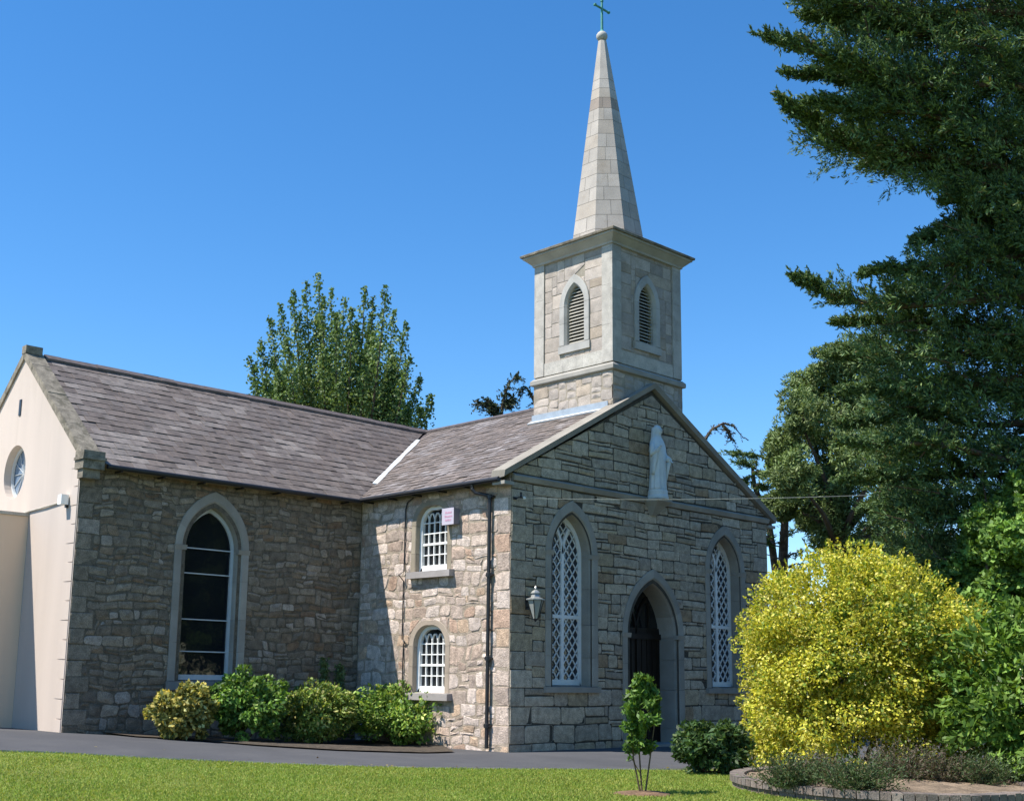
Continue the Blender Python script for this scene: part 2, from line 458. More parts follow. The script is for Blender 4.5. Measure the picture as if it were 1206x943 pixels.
def masonry(mb, mp, outline, holes, us, uz, sizes, pal, gap=0.012, jit=0.012, proud=0.02, rock=0.012, warp=0.02,
            quoins=(), qsz=((0.62, 0.4), 0.36), seed=1, base=None, rnd=0.28, course=None):
    """squared rubble laid stone by stone on a wall; mp(s, z, depth) gives the place of a point of the wall"""
    r_ = random.Random(seed)
    s0 = min(p[0] for p in outline); s1 = max(p[0] for p in outline)
    z0 = min(p[1] for p in outline); z1 = max(p[1] for p in outline)
    outline = ccw(outline); holes = [ccw(h) for h in holes]
    nc = max(2, round((s1 - s0) / us)); nz = max(2, round((z1 - z0) / uz))
    us = (s1 - s0) / nc; uz = (z1 - z0) / nz
    occ = [[False] * nc for _ in range(nz)]
    rect = []
    def put(c, r0, w, h, kind):
        for rr in range(r0, r0 + h):
            for cc in range(c, c + w): occ[rr][cc] = True
        rect.append((c, r0, w, h, kind))
    qh = max(1, round(qsz[1] / uz))
    for side in quoins:
        rr = 0; k = 0
        while rr < nz:
            h = min(qh, nz - rr); w = max(1, round(qsz[0][k % 2] / us))
            put(0 if side < 0 else nc - w, rr, w, h, 1); rr += h; k += 1
    tot = sum(x[2] for x in sizes)
    if course:        # laid in courses of unequal height, some stones split in two beds
        rr = 0
        while rr < nz:
            h = min(r_.choice(course), nz - rr)
            if base and z0 + rr * uz < base: h = min(max(course) + 1, nz - rr)
            if nz - rr - h == 1: h += 1
            c = 0
            while c < nc:
                if occ[rr][c]: c += 1; continue
                w = r_.randint(3, 8) if h > 2 else r_.randint(2, 6)
                ww = 1
                while ww < w and c + ww < nc and not occ[rr][c + ww]: ww += 1
                if c + ww == nc - 1: ww += 1
                hh = 1
                while hh < h and not any(occ[rr + hh][c:c + ww]): hh += 1
                if hh >= 3 and r_.random() < 0.3 and ww > 2:
                    k = r_.randint(1, hh - 1) if hh > 3 else r_.choice((1, 2))
                    m = r_.randint(1, ww - 1)
                    put(c, rr, ww, k, 0)
                    if r_.random() < 0.5: put(c, rr + k, ww, hh - k, 0)
                    else: put(c, rr + k, m, hh - k, 0); put(c + m, rr + k, ww - m, hh - k, 0)
                else: put(c, rr, ww, hh, 0)
                c += ww
            rr += h
    for rr in range(nz):
        for c in range(nc):
            if occ[rr][c]: continue
            x = r_.random() * tot
            for w, h, p in sizes:
                x -= p
                if x <= 0: break
            if base and z0 + rr * uz < base: w = int(w * 1.7) + 1; h = h + 1
            ww = 1
            while ww < w and c + ww < nc and not occ[rr][c + ww]: ww += 1
            if c + ww < nc and not occ[rr][c + ww] and (c + ww + 1 >= nc or occ[rr][c + ww + 1]): ww += 1
            hh = 1
            while hh < h and rr + hh < nz and not any(occ[rr + hh][c:c + ww]): hh += 1
            put(c, rr, ww, hh, 0)
    ph = [r_.uniform(0, 6) for _ in range(6)]
    def wf(s, z):
        return (s + warp * (math.sin(s * 2.1 + z * 3.7 + ph[0]) + 0.6 * math.sin(z * 7.3 + ph[1])),
                z + warp * (math.sin(s * 2.9 + ph[2] + z) + 0.7 * math.sin(s * 6.1 - z * 2 + ph[3])))
    for c, rr, w, h, kind in rect:
        a, b = s0 + c * us, s0 + (c + w) * us; d, e = z0 + rr * uz, z0 + (rr + h) * uz
        if kind:
            P = [(a, d), (b, d), (b, e), (a, e)]; jj = 0.003; cut = 0.06
        else:
            P = [wf(a, d), wf(b, d), wf(b, e), wf(a, e)]; jj = jit; cut = rnd
            if r_.random() < 0.45:
                k = r_.uniform(0.3, 0.7)
                q = wf(a + (b - a) * k, e); P = P[:3] + [(q[0], q[1] + r_.uniform(-1, 0.3) * jit * 1.3)] + P[3:]
            if r_.random() < 0.3:
                k = r_.uniform(0.3, 0.7)
                q = wf(a + (b - a) * k, d); P = P[:1] + [(q[0], q[1] + r_.uniform(-0.3, 1) * jit * 1.3)] + P[1:]
        P = [(p[0] + r_.gauss(0, jj), p[1] + r_.gauss(0, jj)) for p in P]
        # rounded corners
        mn = min(b - a, e - d); Q = []
        for i in range(len(P)):
            p0, p1, p2 = P[i - 1], P[i], P[(i + 1) % len(P)]
            l0 = math.dist(p0, p1); l2 = math.dist(p1, p2)
            k = cut * r_.uniform(0.5, 1.2) * mn * 0.5
            t0 = min(0.4, k / max(l0, 1e-5)); t2 = min(0.4, k / max(l2, 1e-5))
            Q.append((p1[0] + (p0[0] - p1[0]) * t0, p1[1] + (p0[1] - p1[1]) * t0))
            Q.append((p1[0] + (p2[0] - p1[0]) * t2, p1[1] + (p2[1] - p1[1]) * t2))
        Q = inset(ccw(Q), gap * r_.uniform(0.6, 1.3))
        for i in range(len(outline)):
            Q = clip(Q, outline[i], outline[(i + 1) % len(outline)])
            if len(Q) < 3: break
        if len(Q) < 3: continue
        for H in holes:
            if any(inside(p, H) for p in Q) or any(inside(p, Q) for p in H):
                best = None
                for i in range(len(H)):
                    if math.dist(H[i], H[(i + 1) % len(H)]) < 1e-4: continue
                    T = clip(Q, H[(i + 1) % len(H)], H[i])
                    if len(T) > 2 and (best is None or area(T) > area(best)): best = T
                Q = best
                if Q is None: break
        if Q is None or len(Q) < 3 or area(Q) < 0.0018: continue
        col = r_.choices([p[0] for p in pal], [p[1] for p in pal])[0]
        k = r_.uniform(0.82, 1.17)
        col = tuple(min(0.75, x * k) for x in col)
        I = inset(Q, min(0.012, mn * 0.12))
        if area(I) < area(Q) * 0.25: I = [(q[0] * 0.9 + 0.1 * sum(p[0] for p in Q) / len(Q), q[1] * 0.9 + 0.1 * sum(p[1] for p in Q) / len(Q)) for q in Q]
        pr = proud * r_.uniform(0.7, 1.3)
        tilt = (r_.gauss(0, rock * 0.5), r_.gauss(0, rock * 0.5))
        cx = sum(p[0] for p in I) / len(I); cz = sum(p[1] for p in I) / len(I)
        def dep(p): return -(pr + tilt[0] * (p[0] - cx) / 0.2 + tilt[1] * (p[1] - cz) / 0.2)
        rings = [[mp(p[0], p[1], 0.03) for p in Q], [mp(p[0], p[1], -pr * 0.35) for p in Q], [mp(p[0], p[1], dep(p)) for p in I]]
        i0 = len(mb.v)
        mb.grid(rings, True, False, False, col)
        n = len(Q); top = i0 + 2 * n
        bx = cx + r_.uniform(-0.2, 0.2) * mn; bz = cz + r_.uniform(-0.2, 0.2) * mn
        if len(I) > 3:
            mb.v.append(mp(bx, bz, -(pr + abs(r_.gauss(0, rock)) * (0.4 if kind else 1)))); mb.c.append(col)
            cidx = len(mb.v) - 1
            for j in range(n): mb.f.append((top + j, top + (j + 1) % n, cidx))
        else: mb.f.append(tuple(range(top, top + n)))


def wallface(mb, mp, outline, holes, col, d=0.0):
    loops = [[Vector((p[0], p[1], 0)) for p in outline]] + [[Vector((p[0], p[1], 0)) for p in h] for h in holes]
    flat = [p for l in loops for p in l]
    for t in tessellate_polygon(loops):
        mb.poly([mp(flat[i].x, flat[i].y, d) for i in t], col)


def band(mb, mp, outer, inner, proud=0.03, depth=0.3, chamf=0.04, col=None, splay=0.0, joints=None, impost=False):
    """dressed surround of an opening: outer edge, flat face, chamfer and reveal; open at the sill"""
    n = len(outer)
    icx = sum(p[0] for p in inner) / n; icz = sum(p[1] for p in inner) / n
    def mv(p, k): # toward the middle of the opening
        dx, dz = icx - p[0], icz - p[1]; l = math.hypot(dx, dz)
        return (p[0] + dx / l * k, p[1] + dz / l * k)
    o2 = [mv(p, 0.012) for p in outer]
    ch = [((p[0] * (1 - 0.0)), p[1]) for p in inner]
    wide = [(outer[i][0] + (inner[i][0] - outer[i][0]) * (1 - chamf / 0.25), outer[i][1] + (inner[i][1] - outer[i][1]) * (1 - chamf / 0.25)) for i in range(n)]
    rings = [[mp(*p, 0.05) for p in outer], [mp(*p, -proud + 0.008) for p in outer], [mp(*p, -proud) for p in o2],
             [mp(*p, -proud) for p in wide], [mp(*p, -proud + chamf * 1.2) for p in ch], [mp(*mv(p, splay), depth) for p in inner]]
    c0 = col or mb.col
    # each voussoir and jamb stone its own tone, with a narrow joint between
    if joints is None: mb.grid(rings, False, col=c0); return
    js = sorted(joints)
    for lo, hi in ((0, 1), (n - 1, n - 2)):
        H = outer[hi][1] - outer[lo][1]; m = max(2, round(H / 0.75)); cuts = [0]
        for q in range(1, m): cuts.append((q + rng.uniform(-0.22, 0.22)) / m)
        cuts.append(1.0)
        for t0, t1 in zip(cuts[:-1], cuts[1:]):
            t1 -= 0.007 / H; k = rng.uniform(0.86, 1.12)
            L2 = [[Vector(r__[lo]).lerp(Vector(r__[hi]), t) for t in (t0, t1)] for r__ in rings]
            mb.grid(L2, False, col=tuple(x * k for x in c0))
            mb.poly([r__[0] for r__ in L2], c0); mb.poly([r__[1] for r__ in L2], c0)
        if impost:
            zs_ = outer[hi][1]; a_, b_ = outer[hi][0], inner[hi][0]
            a_ -= 0.015 if b_ > a_ else -0.015
            b_ += 0.012 if b_ > a_ else -0.012
            mb.hexa([mp(a_, zs_ - 0.06, 0.1), mp(b_, zs_ - 0.06, 0.1), mp(b_, zs_ - 0.06, -proud - 0.004), mp(a_, zs_ - 0.06, -proud - 0.004),
                     mp(a_, zs_ + 0.05, 0.1), mp(b_, zs_ + 0.05, 0.1), mp(b_, zs_ + 0.05, -proud - 0.03), mp(a_, zs_ + 0.05, -proud - 0.03)], tuple(x * 0.95 for x in c0))
    for a, b in zip(js[1:-2], js[2:-1]):
        k = rng.uniform(0.86, 1.12)
        mb.grid([r__[a:b + 1] for r__ in rings], False, col=tuple(x * k for x in c0))


def sill(mb, mp, a, b, z0, z1, d0, d1, col=None):
    p = [mp(a, z0, d0), mp(b, z0, d0), mp(b, z0, d1), mp(a, z0, d1), mp(a, z1 - 0.012, d0), mp(b, z1 - 0.012, d0), mp(b, z1 + 0.02, d1), mp(a, z1 + 0.02, d1)]
    mb.hexa(p, col)


def bar2(mb, mp, p, q, w, d0, d1, col=None):
    """bar in the plane of a window between p and q, width w, depth d0..d1"""
    dx, dz = q[0] - p[0], q[1] - p[1]; l = math.hypot(dx, dz)
    if l < 1e-4: return
    nx, nz = -dz / l * w / 2, dx / l * w / 2
    mb.hexa([mp(p[0] - nx, p[1] - nz, d0), mp(q[0] - nx, q[1] - nz, d0), mp(q[0] + nx, q[1] + nz, d0), mp(p[0] + nx, p[1] + nz, d0),
             mp(p[0] - nx, p[1] - nz, d1), mp(q[0] - nx, q[1] - nz, d1), mp(q[0] + nx, q[1] + nz, d1), mp(p[0] + nx, p[1] + nz, d1)], col)


def cutline(p, q, poly):
    """part of segment p-q inside a convex polygon"""
    t0, t1 = 0.0, 1.0
    for i in range(len(poly)):
        a, b = poly[i], poly[(i + 1) % len(poly)]
        nx, nz = -(b[1] - a[1]), b[0] - a[0]
        sp = (p[0] - a[0]) * nx + (p[1] - a[1]) * nz; sq = (q[0] - a[0]) * nx + (q[1] - a[1]) * nz
        if sp < 0 and sq < 0: return None
        if sp * sq < 0:
            t = sp / (sp - sq)
            if sp < 0: t0 = max(t0, t)
            else: t1 = min(t1, t)
    if t1 - t0 < 1e-3: return None
    f = lambda t: (p[0] + (q[0] - p[0]) * t, p[1] + (q[1] - p[1]) * t)
    return f(t0), f(t1)


# ------------------------------------------------------------------ the church
W, L_, YT, HE = 10.37, 7.82, 5.556, 6.2
XR, YR, HR = 5.185, 9.05, 9.26
fF = lambda s, z, d: (s, d, z)
fS = lambda s, z, d: (d, s, z)
fT = lambda s, z, d: (s, YT + d, z)
fG = lambda s, z, d: (-L_ + d, s, z)

church = thing('stone_church', 'grey stone church with slate roofs, square belfry and tall pointed spire', 'church', (0, 0, 0))

GREY = [((0.413, 0.347, 0.257), 6), ((0.444, 0.375, 0.284), 5), ((0.377, 0.314, 0.238), 5), ((0.395, 0.314, 0.207), 3), ((0.347, 0.246, 0.15), 1), ((0.461, 0.381, 0.274), 2)]
BUFF = [((0.464, 0.372, 0.306), 5), ((0.412, 0.325, 0.267), 4), ((0.421, 0.317, 0.249), 3), ((0.443, 0.321, 0.225), 1.5), ((0.391, 0.27, 0.198), 1.5), ((0.536, 0.443, 0.378), 6), ((0.37, 0.294, 0.239), 2)]
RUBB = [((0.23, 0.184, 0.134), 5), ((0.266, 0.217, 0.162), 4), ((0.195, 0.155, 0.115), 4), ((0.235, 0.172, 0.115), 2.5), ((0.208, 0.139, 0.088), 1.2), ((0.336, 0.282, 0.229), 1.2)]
PALE = [((0.408, 0.352, 0.304), 5), ((0.427, 0.365, 0.308), 4), ((0.398, 0.325, 0.254), 2), ((0.379, 0.329, 0.286), 3)]

# openings
WINZ0, WINZS, WINZA = 1.44, 4.55, 5.52
CW1, CW2, CDR = 2.07, 8.30, 5.15
wo = [arch(c, 1.84, WINZ0, WINZS, 5.85) for c in (CW1, CW2)]
wi = [arch(c, 1.34, WINZ0, WINZS, WINZA) for c in (CW1, CW2)]
do = arch(CDR, 2.46, -0.2, 2.72, 4.42)
di = arch(CDR, 1.90, -0.2, 2.72, 4.06)
# front gable wall
front = [(0.0, -0.25), (W, -0.25), (W, HE), (XR, 9.13), (0.0, HE)]
mb = MB()
wallface(mb, fF, front, wi + [di], (0.075, 0.064, 0.048))
SZ_F = [(3, 2, 2), (4, 2, 4), (5, 3, 5), (6, 3, 4), (7, 3, 3), (3, 3, 2), (4, 3, 4), (2, 2, 2), (5, 2, 3)]
low = [(0.0, -0.25), (W, -0.25), (W, 6.09), (0.0, 6.09)]
masonry(mb, fF, low, wo + [do], 0.12, 0.082, SZ_F, GREY, 0.013, 0.009, 0.013, 0.008, 0.010, course=(2, 3, 3, 4), quoins=(-1, 1), qsz=((0.78, 0.48), 0.42), seed=3, base=1.3)
masonry(mb, fF, [(0.02, 6.3), (W - 0.02, 6.3), (XR, 9.0)], [], 0.12, 0.082, SZ_F, GREY, 0.013, 0.009, 0.013, 0.008, 0.010, course=(2, 3, 3, 4), seed=5)
mb.build('gable_wall', M_STONE, church)

# side wall in the sun
SC = 2.76
so_up = arch(SC, 1.50, 4.16, 5.32, 5.88); si_up = arch(SC, 1.16, 4.16, 5.30, 5.76)
so_lo = arch(SC, 1.50, 1.24, 2.36, 2.97); si_lo = arch(SC, 1.16, 1.24, 2.34, 2.84)
side = [(0.0, -0.3), (YT, -0.3), (YT, 6.32), (0.0, 6.32)]
mb = MB()
wallface(mb, fS, side, [si_up, si_lo], (0.335, 0.275, 0.21))
SZ_S = [(3, 2, 4), (4, 3, 4), (5, 3, 4), (5, 4, 3), (3, 3, 4), (2, 2, 4), (4, 2, 4), (6, 4, 1), (2, 3, 2)]
masonry(mb, fS, side, [so_up, so_lo], 0.073, 0.072, SZ_S, BUFF, 0.017, 0.016, 0.007, 0.012, 0.030, course=(3, 4, 4, 5), quoins=(-1,), qsz=((0.42, 0.62), 0.42), seed=12, rnd=0.42)
mb.build('side_wall', M_STONE, church)

# transept wall in the shade
TWC = -4.42
to = arch(TWC, 2.0, 1.44, 4.5, 5.88); ti = arch(TWC, 1.42, 1.44, 4.5, 5.50)
trw = [(-L_, -0.2), (0.0, -0.2), (0.0, 6.3), (-L_, 6.3)]
mb = MB()
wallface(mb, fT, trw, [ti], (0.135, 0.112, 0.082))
SZ_T = [(3, 2, 5), (4, 2, 4), (4, 3, 4), (5, 3, 3), (3, 3, 3), (2, 2, 4), (2, 1, 3), (4, 4, 1), (5, 2, 2), (3, 1, 2)]
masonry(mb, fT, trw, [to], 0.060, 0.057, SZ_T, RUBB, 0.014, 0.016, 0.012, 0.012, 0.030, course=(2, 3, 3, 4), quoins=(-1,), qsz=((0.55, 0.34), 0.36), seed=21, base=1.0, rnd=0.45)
mb.build('transept_wall', M_STONE, church)

# rendered gable end of the transept, with toothed quoin edge
YB = YR + (YR - YT)
gab = [(YT, -0.2), (YB, -0.2), (YB, 6.3), (YR, 9.30), (YT, 6.3)]
circ = [(YR + 0.10 + 0.62 * math.cos(2 * PI * k / 32), 6.33 + 0.66 * math.sin(2 * PI * k / 32)) for k in range(32)]
mb = MB()
wallface(mb, fG, gab, [circ], None)
mb.grid([[fG(p[0], p[1], 0) for p in circ], [fG(p[0] * 0.97 + YR * 0.03, p[1], 0.28) for p in circ]], True)
z = 0.2; k = 0
while z < 6.1:
    w = (0.44, 0.28)[k % 2]; h = 0.405
    mb.hexa([fG(YT + 0.03, z + 0.012, 0.01), fG(YT + w, z + 0.012, 0.01), fG(YT + w, z + h, 0.01), fG(YT + 0.03, z + h, 0.01),
             fG(YT + 0.03, z + 0.012, -0.018), fG(YT + w, z + 0.012, -0.006), fG(YT + w, z + h, -0.006), fG(YT + 0.03, z + h, -0.018)])
    z += h + 0.012; k += 1
mb.build('rendered_gable_wall', M_RENDER, church)
# remaining walls that close the building
mb = MB()
mb.box((W - 0.4, 0.03, -0.3), (W, 19.0, 6.2)); mb.box((0, YB, -0.3), (0.35, 19.0, 6.2))
mb.box((-L_ + 0.02, YB - 0.35, -0.3), (0, YB, 6.25))
mb.hexa([(0, 18.7, -0.3), (W, 18.7, -0.3), (W, 19, -0.3), (0, 19, -0.3), (0, 18.7, 6.2), (W, 18.7, 6.2), (W, 19, 6.2), (0, 19, 6.2)])
mb.poly([(0, 18.99, 6.2), (W, 18.99, 6.2), (XR, 18.99, 9.2)])
mb.build('rear_wall', M_TAN, church)
mb = MB()   # floor and ceiling inside keep the rooms dark
mb.box((0.1, 0.7, 0.02), (W - 0.4, 18.7, 0.06)); mb.box((-L_ + 0.4, YT + 0.7, 0.0), (0.1, YB - 0.4, 0.05))
mb.build('floor', M_DARK, church)

# ---- roofs, slate by slate
def slates(mb, org, eu, ev, en, outline, cw, ch, tone, seed):
    r_ = random.Random(seed)
    org, eu, ev, en = Vector(org), Vector(eu), Vector(ev), Vector(en)
    outline = ccw(outline)
    u0 = min(p[0] for p in outline); u1 = max(p[0] for p in outline); v0 = min(p[1] for p in outline); v1 = max(p[1] for p in outline)
    v = v0; k = 0
    while v < v1:
        u = u0 - cw * (0.5 if k % 2 else 0.0) - r_.uniform(0, 0.03)
        while u < u1:
            w = cw * r_.uniform(0.93, 1.07); g = 0.004
            lift = r_.gauss(0, 0.004); dv = r_.gauss(0, 0.006)
            P = [(u + g, v + dv), (u + w - g, v + dv + r_.gauss(0, 0.004)), (u + w - g, v + ch * 1.35), (u + g, v + ch * 1.35)]
            if v + ch * 0.9 < v1 + ch:
                for i in range(len(outline)):
                    P = clip(P, outline[i], outline[(i + 1) % len(outline)])
                    if len(P) < 3: break
                if len(P) >= 3:
                    c = tone(u + w / 2, v, r_)
                    def hh(q): return 0.022 + lift - 0.017 * min(1.0, max(0.0, (q[1] - v) / (ch * 1.2)))
                    top = [org + eu * q[0] + ev * q[1] + en * hh(q) for q in P]
                    bot = [org + eu * q[0] + ev * q[1] + en * (hh(q) - 0.009) for q in P]
                    mb.grid([bot, top], True, False, True, col=c)
            u += w
        v += ch; k += 1


def nz2(u, v, ph=0.0):
    return (math.sin(u * 0.9 + v * 0.6 + ph) + math.sin(u * 2.3 - v * 1.7 + 2 * ph) + 0.7 * math.sin(u * 4.7 + v * 3.9 + ph) + 0.6 * math.sin(v * 7.1 - u * 1.3)) / 3.3


def tone_t(u, v, r_):
    n = nz2(u * 0.8, v * 1.6, 1.0) + 0.45 * (1 - u / 5.5) + r_.gauss(0, 0.18)
    if n > 0.5: c = (0.215, 0.183, 0.16)
    elif n > 0.25: c = (0.185, 0.154, 0.134)
    else: c = r_.choice([(0.145, 0.115, 0.097), (0.165, 0.132, 0.111), (0.135, 0.108, 0.091), (0.155, 0.128, 0.112)])
    k = r_.uniform(0.88, 1.12)
    return tuple(x * k for x in c)


def tone_n(u, v, r_):
    n = nz2(u * 1.5, v * 1.1, 2.4) + r_.gauss(0, 0.2)
    if n > 0.55: c = (0.225, 0.198, 0.185)
    elif n > 0.3: c = (0.185, 0.157, 0.143)
    else: c = r_.choice([(0.15, 0.12, 0.101), (0.168, 0.134, 0.113), (0.135, 0.11, 0.094)])
    k = r_.uniform(0.88, 1.12)
    return tuple(x * k for x in c)


EAV = 0.30
# nave: slope facing -X, u along +Y from the front gable, v up the slope
se = Vector((XR + EAV, 0, HR - 6.14)); nl = se.length; ev = se.normalized(); en = Vector((-ev.z, 0, ev.x))
vy0 = YT - EAV
mb = MB()
def nave_pt(u, v, h=0): return Vector((-EAV, u, 6.14)) + ev * v + en * h
mb.poly([nave_pt(0.1, 0), nave_pt(vy0 + 0.6, 0), nave_pt(YR + 0.3, nl), nave_pt(0.1, nl)], (0.1, 0.08, 0.08))
slates(mb, (-EAV, 0, 6.14), (0, 1, 0), ev, en, [(0.22, -0.03), (vy0 + 0.0, -0.03), (YR - 0.12, nl), (0.22, nl)], 0.30, 0.235, tone_n, 31)
# behind the crossing, and the far slope
mb.poly([(XR, YR, HR), (XR, 19.3, HR), (-EAV, 19.3, 6.14), (-EAV, YB + EAV, 6.14)], (0.14, 0.12, 0.11))
mb.poly([(XR, 0.1, HR), (XR, 19.3, HR), (W + EAV, 19.3, 6.14), (W + EAV, 0.1, 6.14)], (0.14, 0.12, 0.11))
nave_roof = mb.build('nave_roof', M_SLATE, church)
mb = MB()
y = 3.0
while y < 19:
    for s in (-1, 1):
        mb.hexa([(XR, y, HR + 0.0), (XR + s * 0.17, y, HR - 0.07), (XR + s * 0.17, y + 0.44, HR - 0.07), (XR, y + 0.44, HR + 0.0),
                 (XR, y, HR + 0.075), (XR + s * 0.18, y, HR - 0.02), (XR + s * 0.18, y + 0.44, HR - 0.02), (XR, y + 0.44, HR + 0.075)], (0.11, 0.09, 0.085))
    y += 0.45
mb.build('ridge_tile', M_SLATE, nave_roof)
# transept: slope facing -Y, u along +X from the gable coping
YE = YT - EAV
st = Vector((0, YR - YE, HR - 6.12)); tl = st.length; tv = st.normalized(); tn = Vector((0, -tv.z, tv.y))
mb = MB()
def tr_pt(u, v, h=0): return Vector((-L_ + u, YE, 6.12)) + tv * v + tn * h
ul = L_ - EAV + 0.05
mb.poly([tr_pt(0.1, 0), tr_pt(ul + 0.2, 0), tr_pt(L_ + XR - 0.2, tl), tr_pt(0.1, tl)], (0.1, 0.08, 0.08))
slates(mb, (-L_, YE, 6.12), (1, 0, 0), tv, tn, [(0.42, -0.03), (ul - 0.05, -0.03), (L_ + XR - 0.1, tl), (0.42, tl)], 0.36, 0.27, tone_t, 41)
mb.poly([(-L_ + 0.1, YR, HR), (XR, YR, HR), (-EAV, YB + EAV, 6.12), (-L_ + 0.1, YB + EAV, 6.12)], (0.14, 0.12, 0.11))
tr_roof = mb.build('transept_roof', M_SLATE, church)
mb = MB(); x = -L_ + 0.45
while x < XR - 0.2:
    for s in (-1, 1):
        dz = rng.gauss(0, 0.006)
        mb.hexa([(x, YR, HR + dz), (x, YR + s * 0.15, HR - 0.10 + dz), (x + 0.44, YR + s * 0.15, HR - 0.10 + dz), (x + 0.44, YR, HR + dz),
                 (x, YR, HR + 0.08 + dz), (x, YR + s * 0.16, HR - 0.04 + dz), (x + 0.44, YR + s * 0.16, HR - 0.04 + dz), (x + 0.44, YR, HR + 0.08 + dz)], (0.12, 0.095, 0.085))
    x += 0.45
mb.build('ridge_tile', M_SLATE, tr_roof)
# valley: bright strip of flashing up the meeting of the two roofs
mb = MB()
a = Vector((-EAV, YE, 6.13)); b = Vector((XR, YR, HR))
n_ = (en + tn).normalized(); dv = (b - a)
sv = dv.normalized().cross(n_).normalized()
pts = []
for k in range(9):
    t = 0.17 + 0.66 * k / 8
    p = a + dv * t + n_ * 0.075
    wv = 0.085 + 0.012 * math.sin(k * 2.1)
    pts.append([p - sv * wv * 0.5, p + sv * wv * 0.2 + n_ * 0.012, p + sv * wv * 1.1, p + sv * wv * 0.3 - n_ * 0.05])
mb.grid(pts, True, True, True)
mb.build('valley_flashing', M_LEADW, church)

# gable coping of the transept: wide, mossy, with kneeler
mb = MB()
slope = (HR - 6.12) / (YR - YE)
def cope(y0, y1, x0, x1, zb, zt):
    f = lambda y: 6.12 + (y - YE) * slope if y <= YR else 6.12 + (2 * YR - y - YE) * slope
    mb.hexa([(x0, y0, f(y0) + zb), (x1, y0, f(y0) + zb), (x1, y1, f(y1) + zb), (x0, y1, f(y1) + zb),
             (x0, y0, f(y0) + zt), (x1, y0, f(y0) + zt), (x1, y1, f(y1) + zt), (x0, y1, f(y1) + zt)])
n = 7
for k in range(n):
    y0 = YE + 0.12 + (YR - YE - 0.12) * k / n; y1 = YE + 0.12 + (YR - YE - 0.12) * (k + 1) / n - 0.012
    zz = rng.gauss(0, 0.008)
    cope(y0, y1, -L_ - 0.05, -L_ + 0.40, -0.12, 0.085 + zz)
    cope(2 * YR - y1, 2 * YR - y0, -L_ - 0.05, -L_ + 0.40, -0.12, 0.085 + zz)
mb.box((-L_ - 0.06, YR - 0.12, HR + 0.0), (-L_ + 0.36, YR + 0.12, HR + 0.20))
mb.build('gable_coping', M_COPE, church)
mb = MB(); mb.col = (0.2, 0.19, 0.16)
mb.box((-L_ - 0.10, YE - 0.02, 5.98), (-L_ + 0.40, YT + 0.10, 6.38)); mb.box((-L_ - 0.13, YE - 0.06, 6.18), (-L_ + 0.42, YT + 0.1, 6.24))
mb.box((-L_ - 0.06, YE + 0.06, 5.78), (-L_ + 0.34, YT + 0.02, 5.98))
mb.build('kneeler', M_COPE, church)

# raking coping and string course of the front gable
sl = (9.27 - 6.24) / (XR + 0.34)
mb = MB()
n = 6
for sgn in (-1, 1):
    for k in range(n):
        t0 = -0.34 + (XR + 0.34) * k / n; t1 = -0.34 + (XR + 0.34) * (k + 1) / n - 0.006 * (k < n - 1)
        f = lambda t: 6.24 + (t + 0.34) * sl
        X = (lambda t: t) if sgn < 0 else (lambda t: 2 * XR - t)
        kk = rng.uniform(0.92, 1.08); c = (0.27 * kk, 0.245 * kk, 0.205 * kk)
        mb.hexa([(X(t0), -0.11, f(t0) - 0.095), (X(t1), -0.11, f(t1) - 0.095), (X(t1), 0.33, f(t1) - 0.14), (X(t0), 0.33, f(t0) - 0.14),
                 (X(t0), -0.14, f(t0) + 0.055), (X(t1), -0.14, f(t1) + 0.055), (X(t1), 0.30, f(t1) + 0.075), (X(t0), 0.30, f(t0) + 0.075)], c)
mb.box((-0.32, -0.10, 5.98), (-0.002, 0.30, 6.06), (0.33, 0.31, 0.27)); mb.box((W + 0.002, -0.10, 5.98), (W + 0.32, 0.30, 6.06), (0.33, 0.31, 0.27))
mb.build('raking_coping', M_ASH, church)
mb = MB(); x = 0.02
while x < W:
    x1 = min(W + 0.06, x + rng.uniform(1.1, 1.6)); kk = rng.uniform(0.9, 1.08); c = (0.315 * kk, 0.285 * kk, 0.235 * kk)
    if not (x < 4.9 < x1 and False):
        mb.hexa([(x, -0.06, 6.11), (x1 - 0.006, -0.06, 6.11), (x1 - 0.006, 0.02, 6.10), (x, 0.02, 6.10),
                 (x, -0.10, 6.22), (x1 - 0.006, -0.10, 6.22), (x1 - 0.006, 0.02, 6.29), (x, 0.02, 6.29)], c)
    x = x1
mb.build('string_course', M_ASH, church)

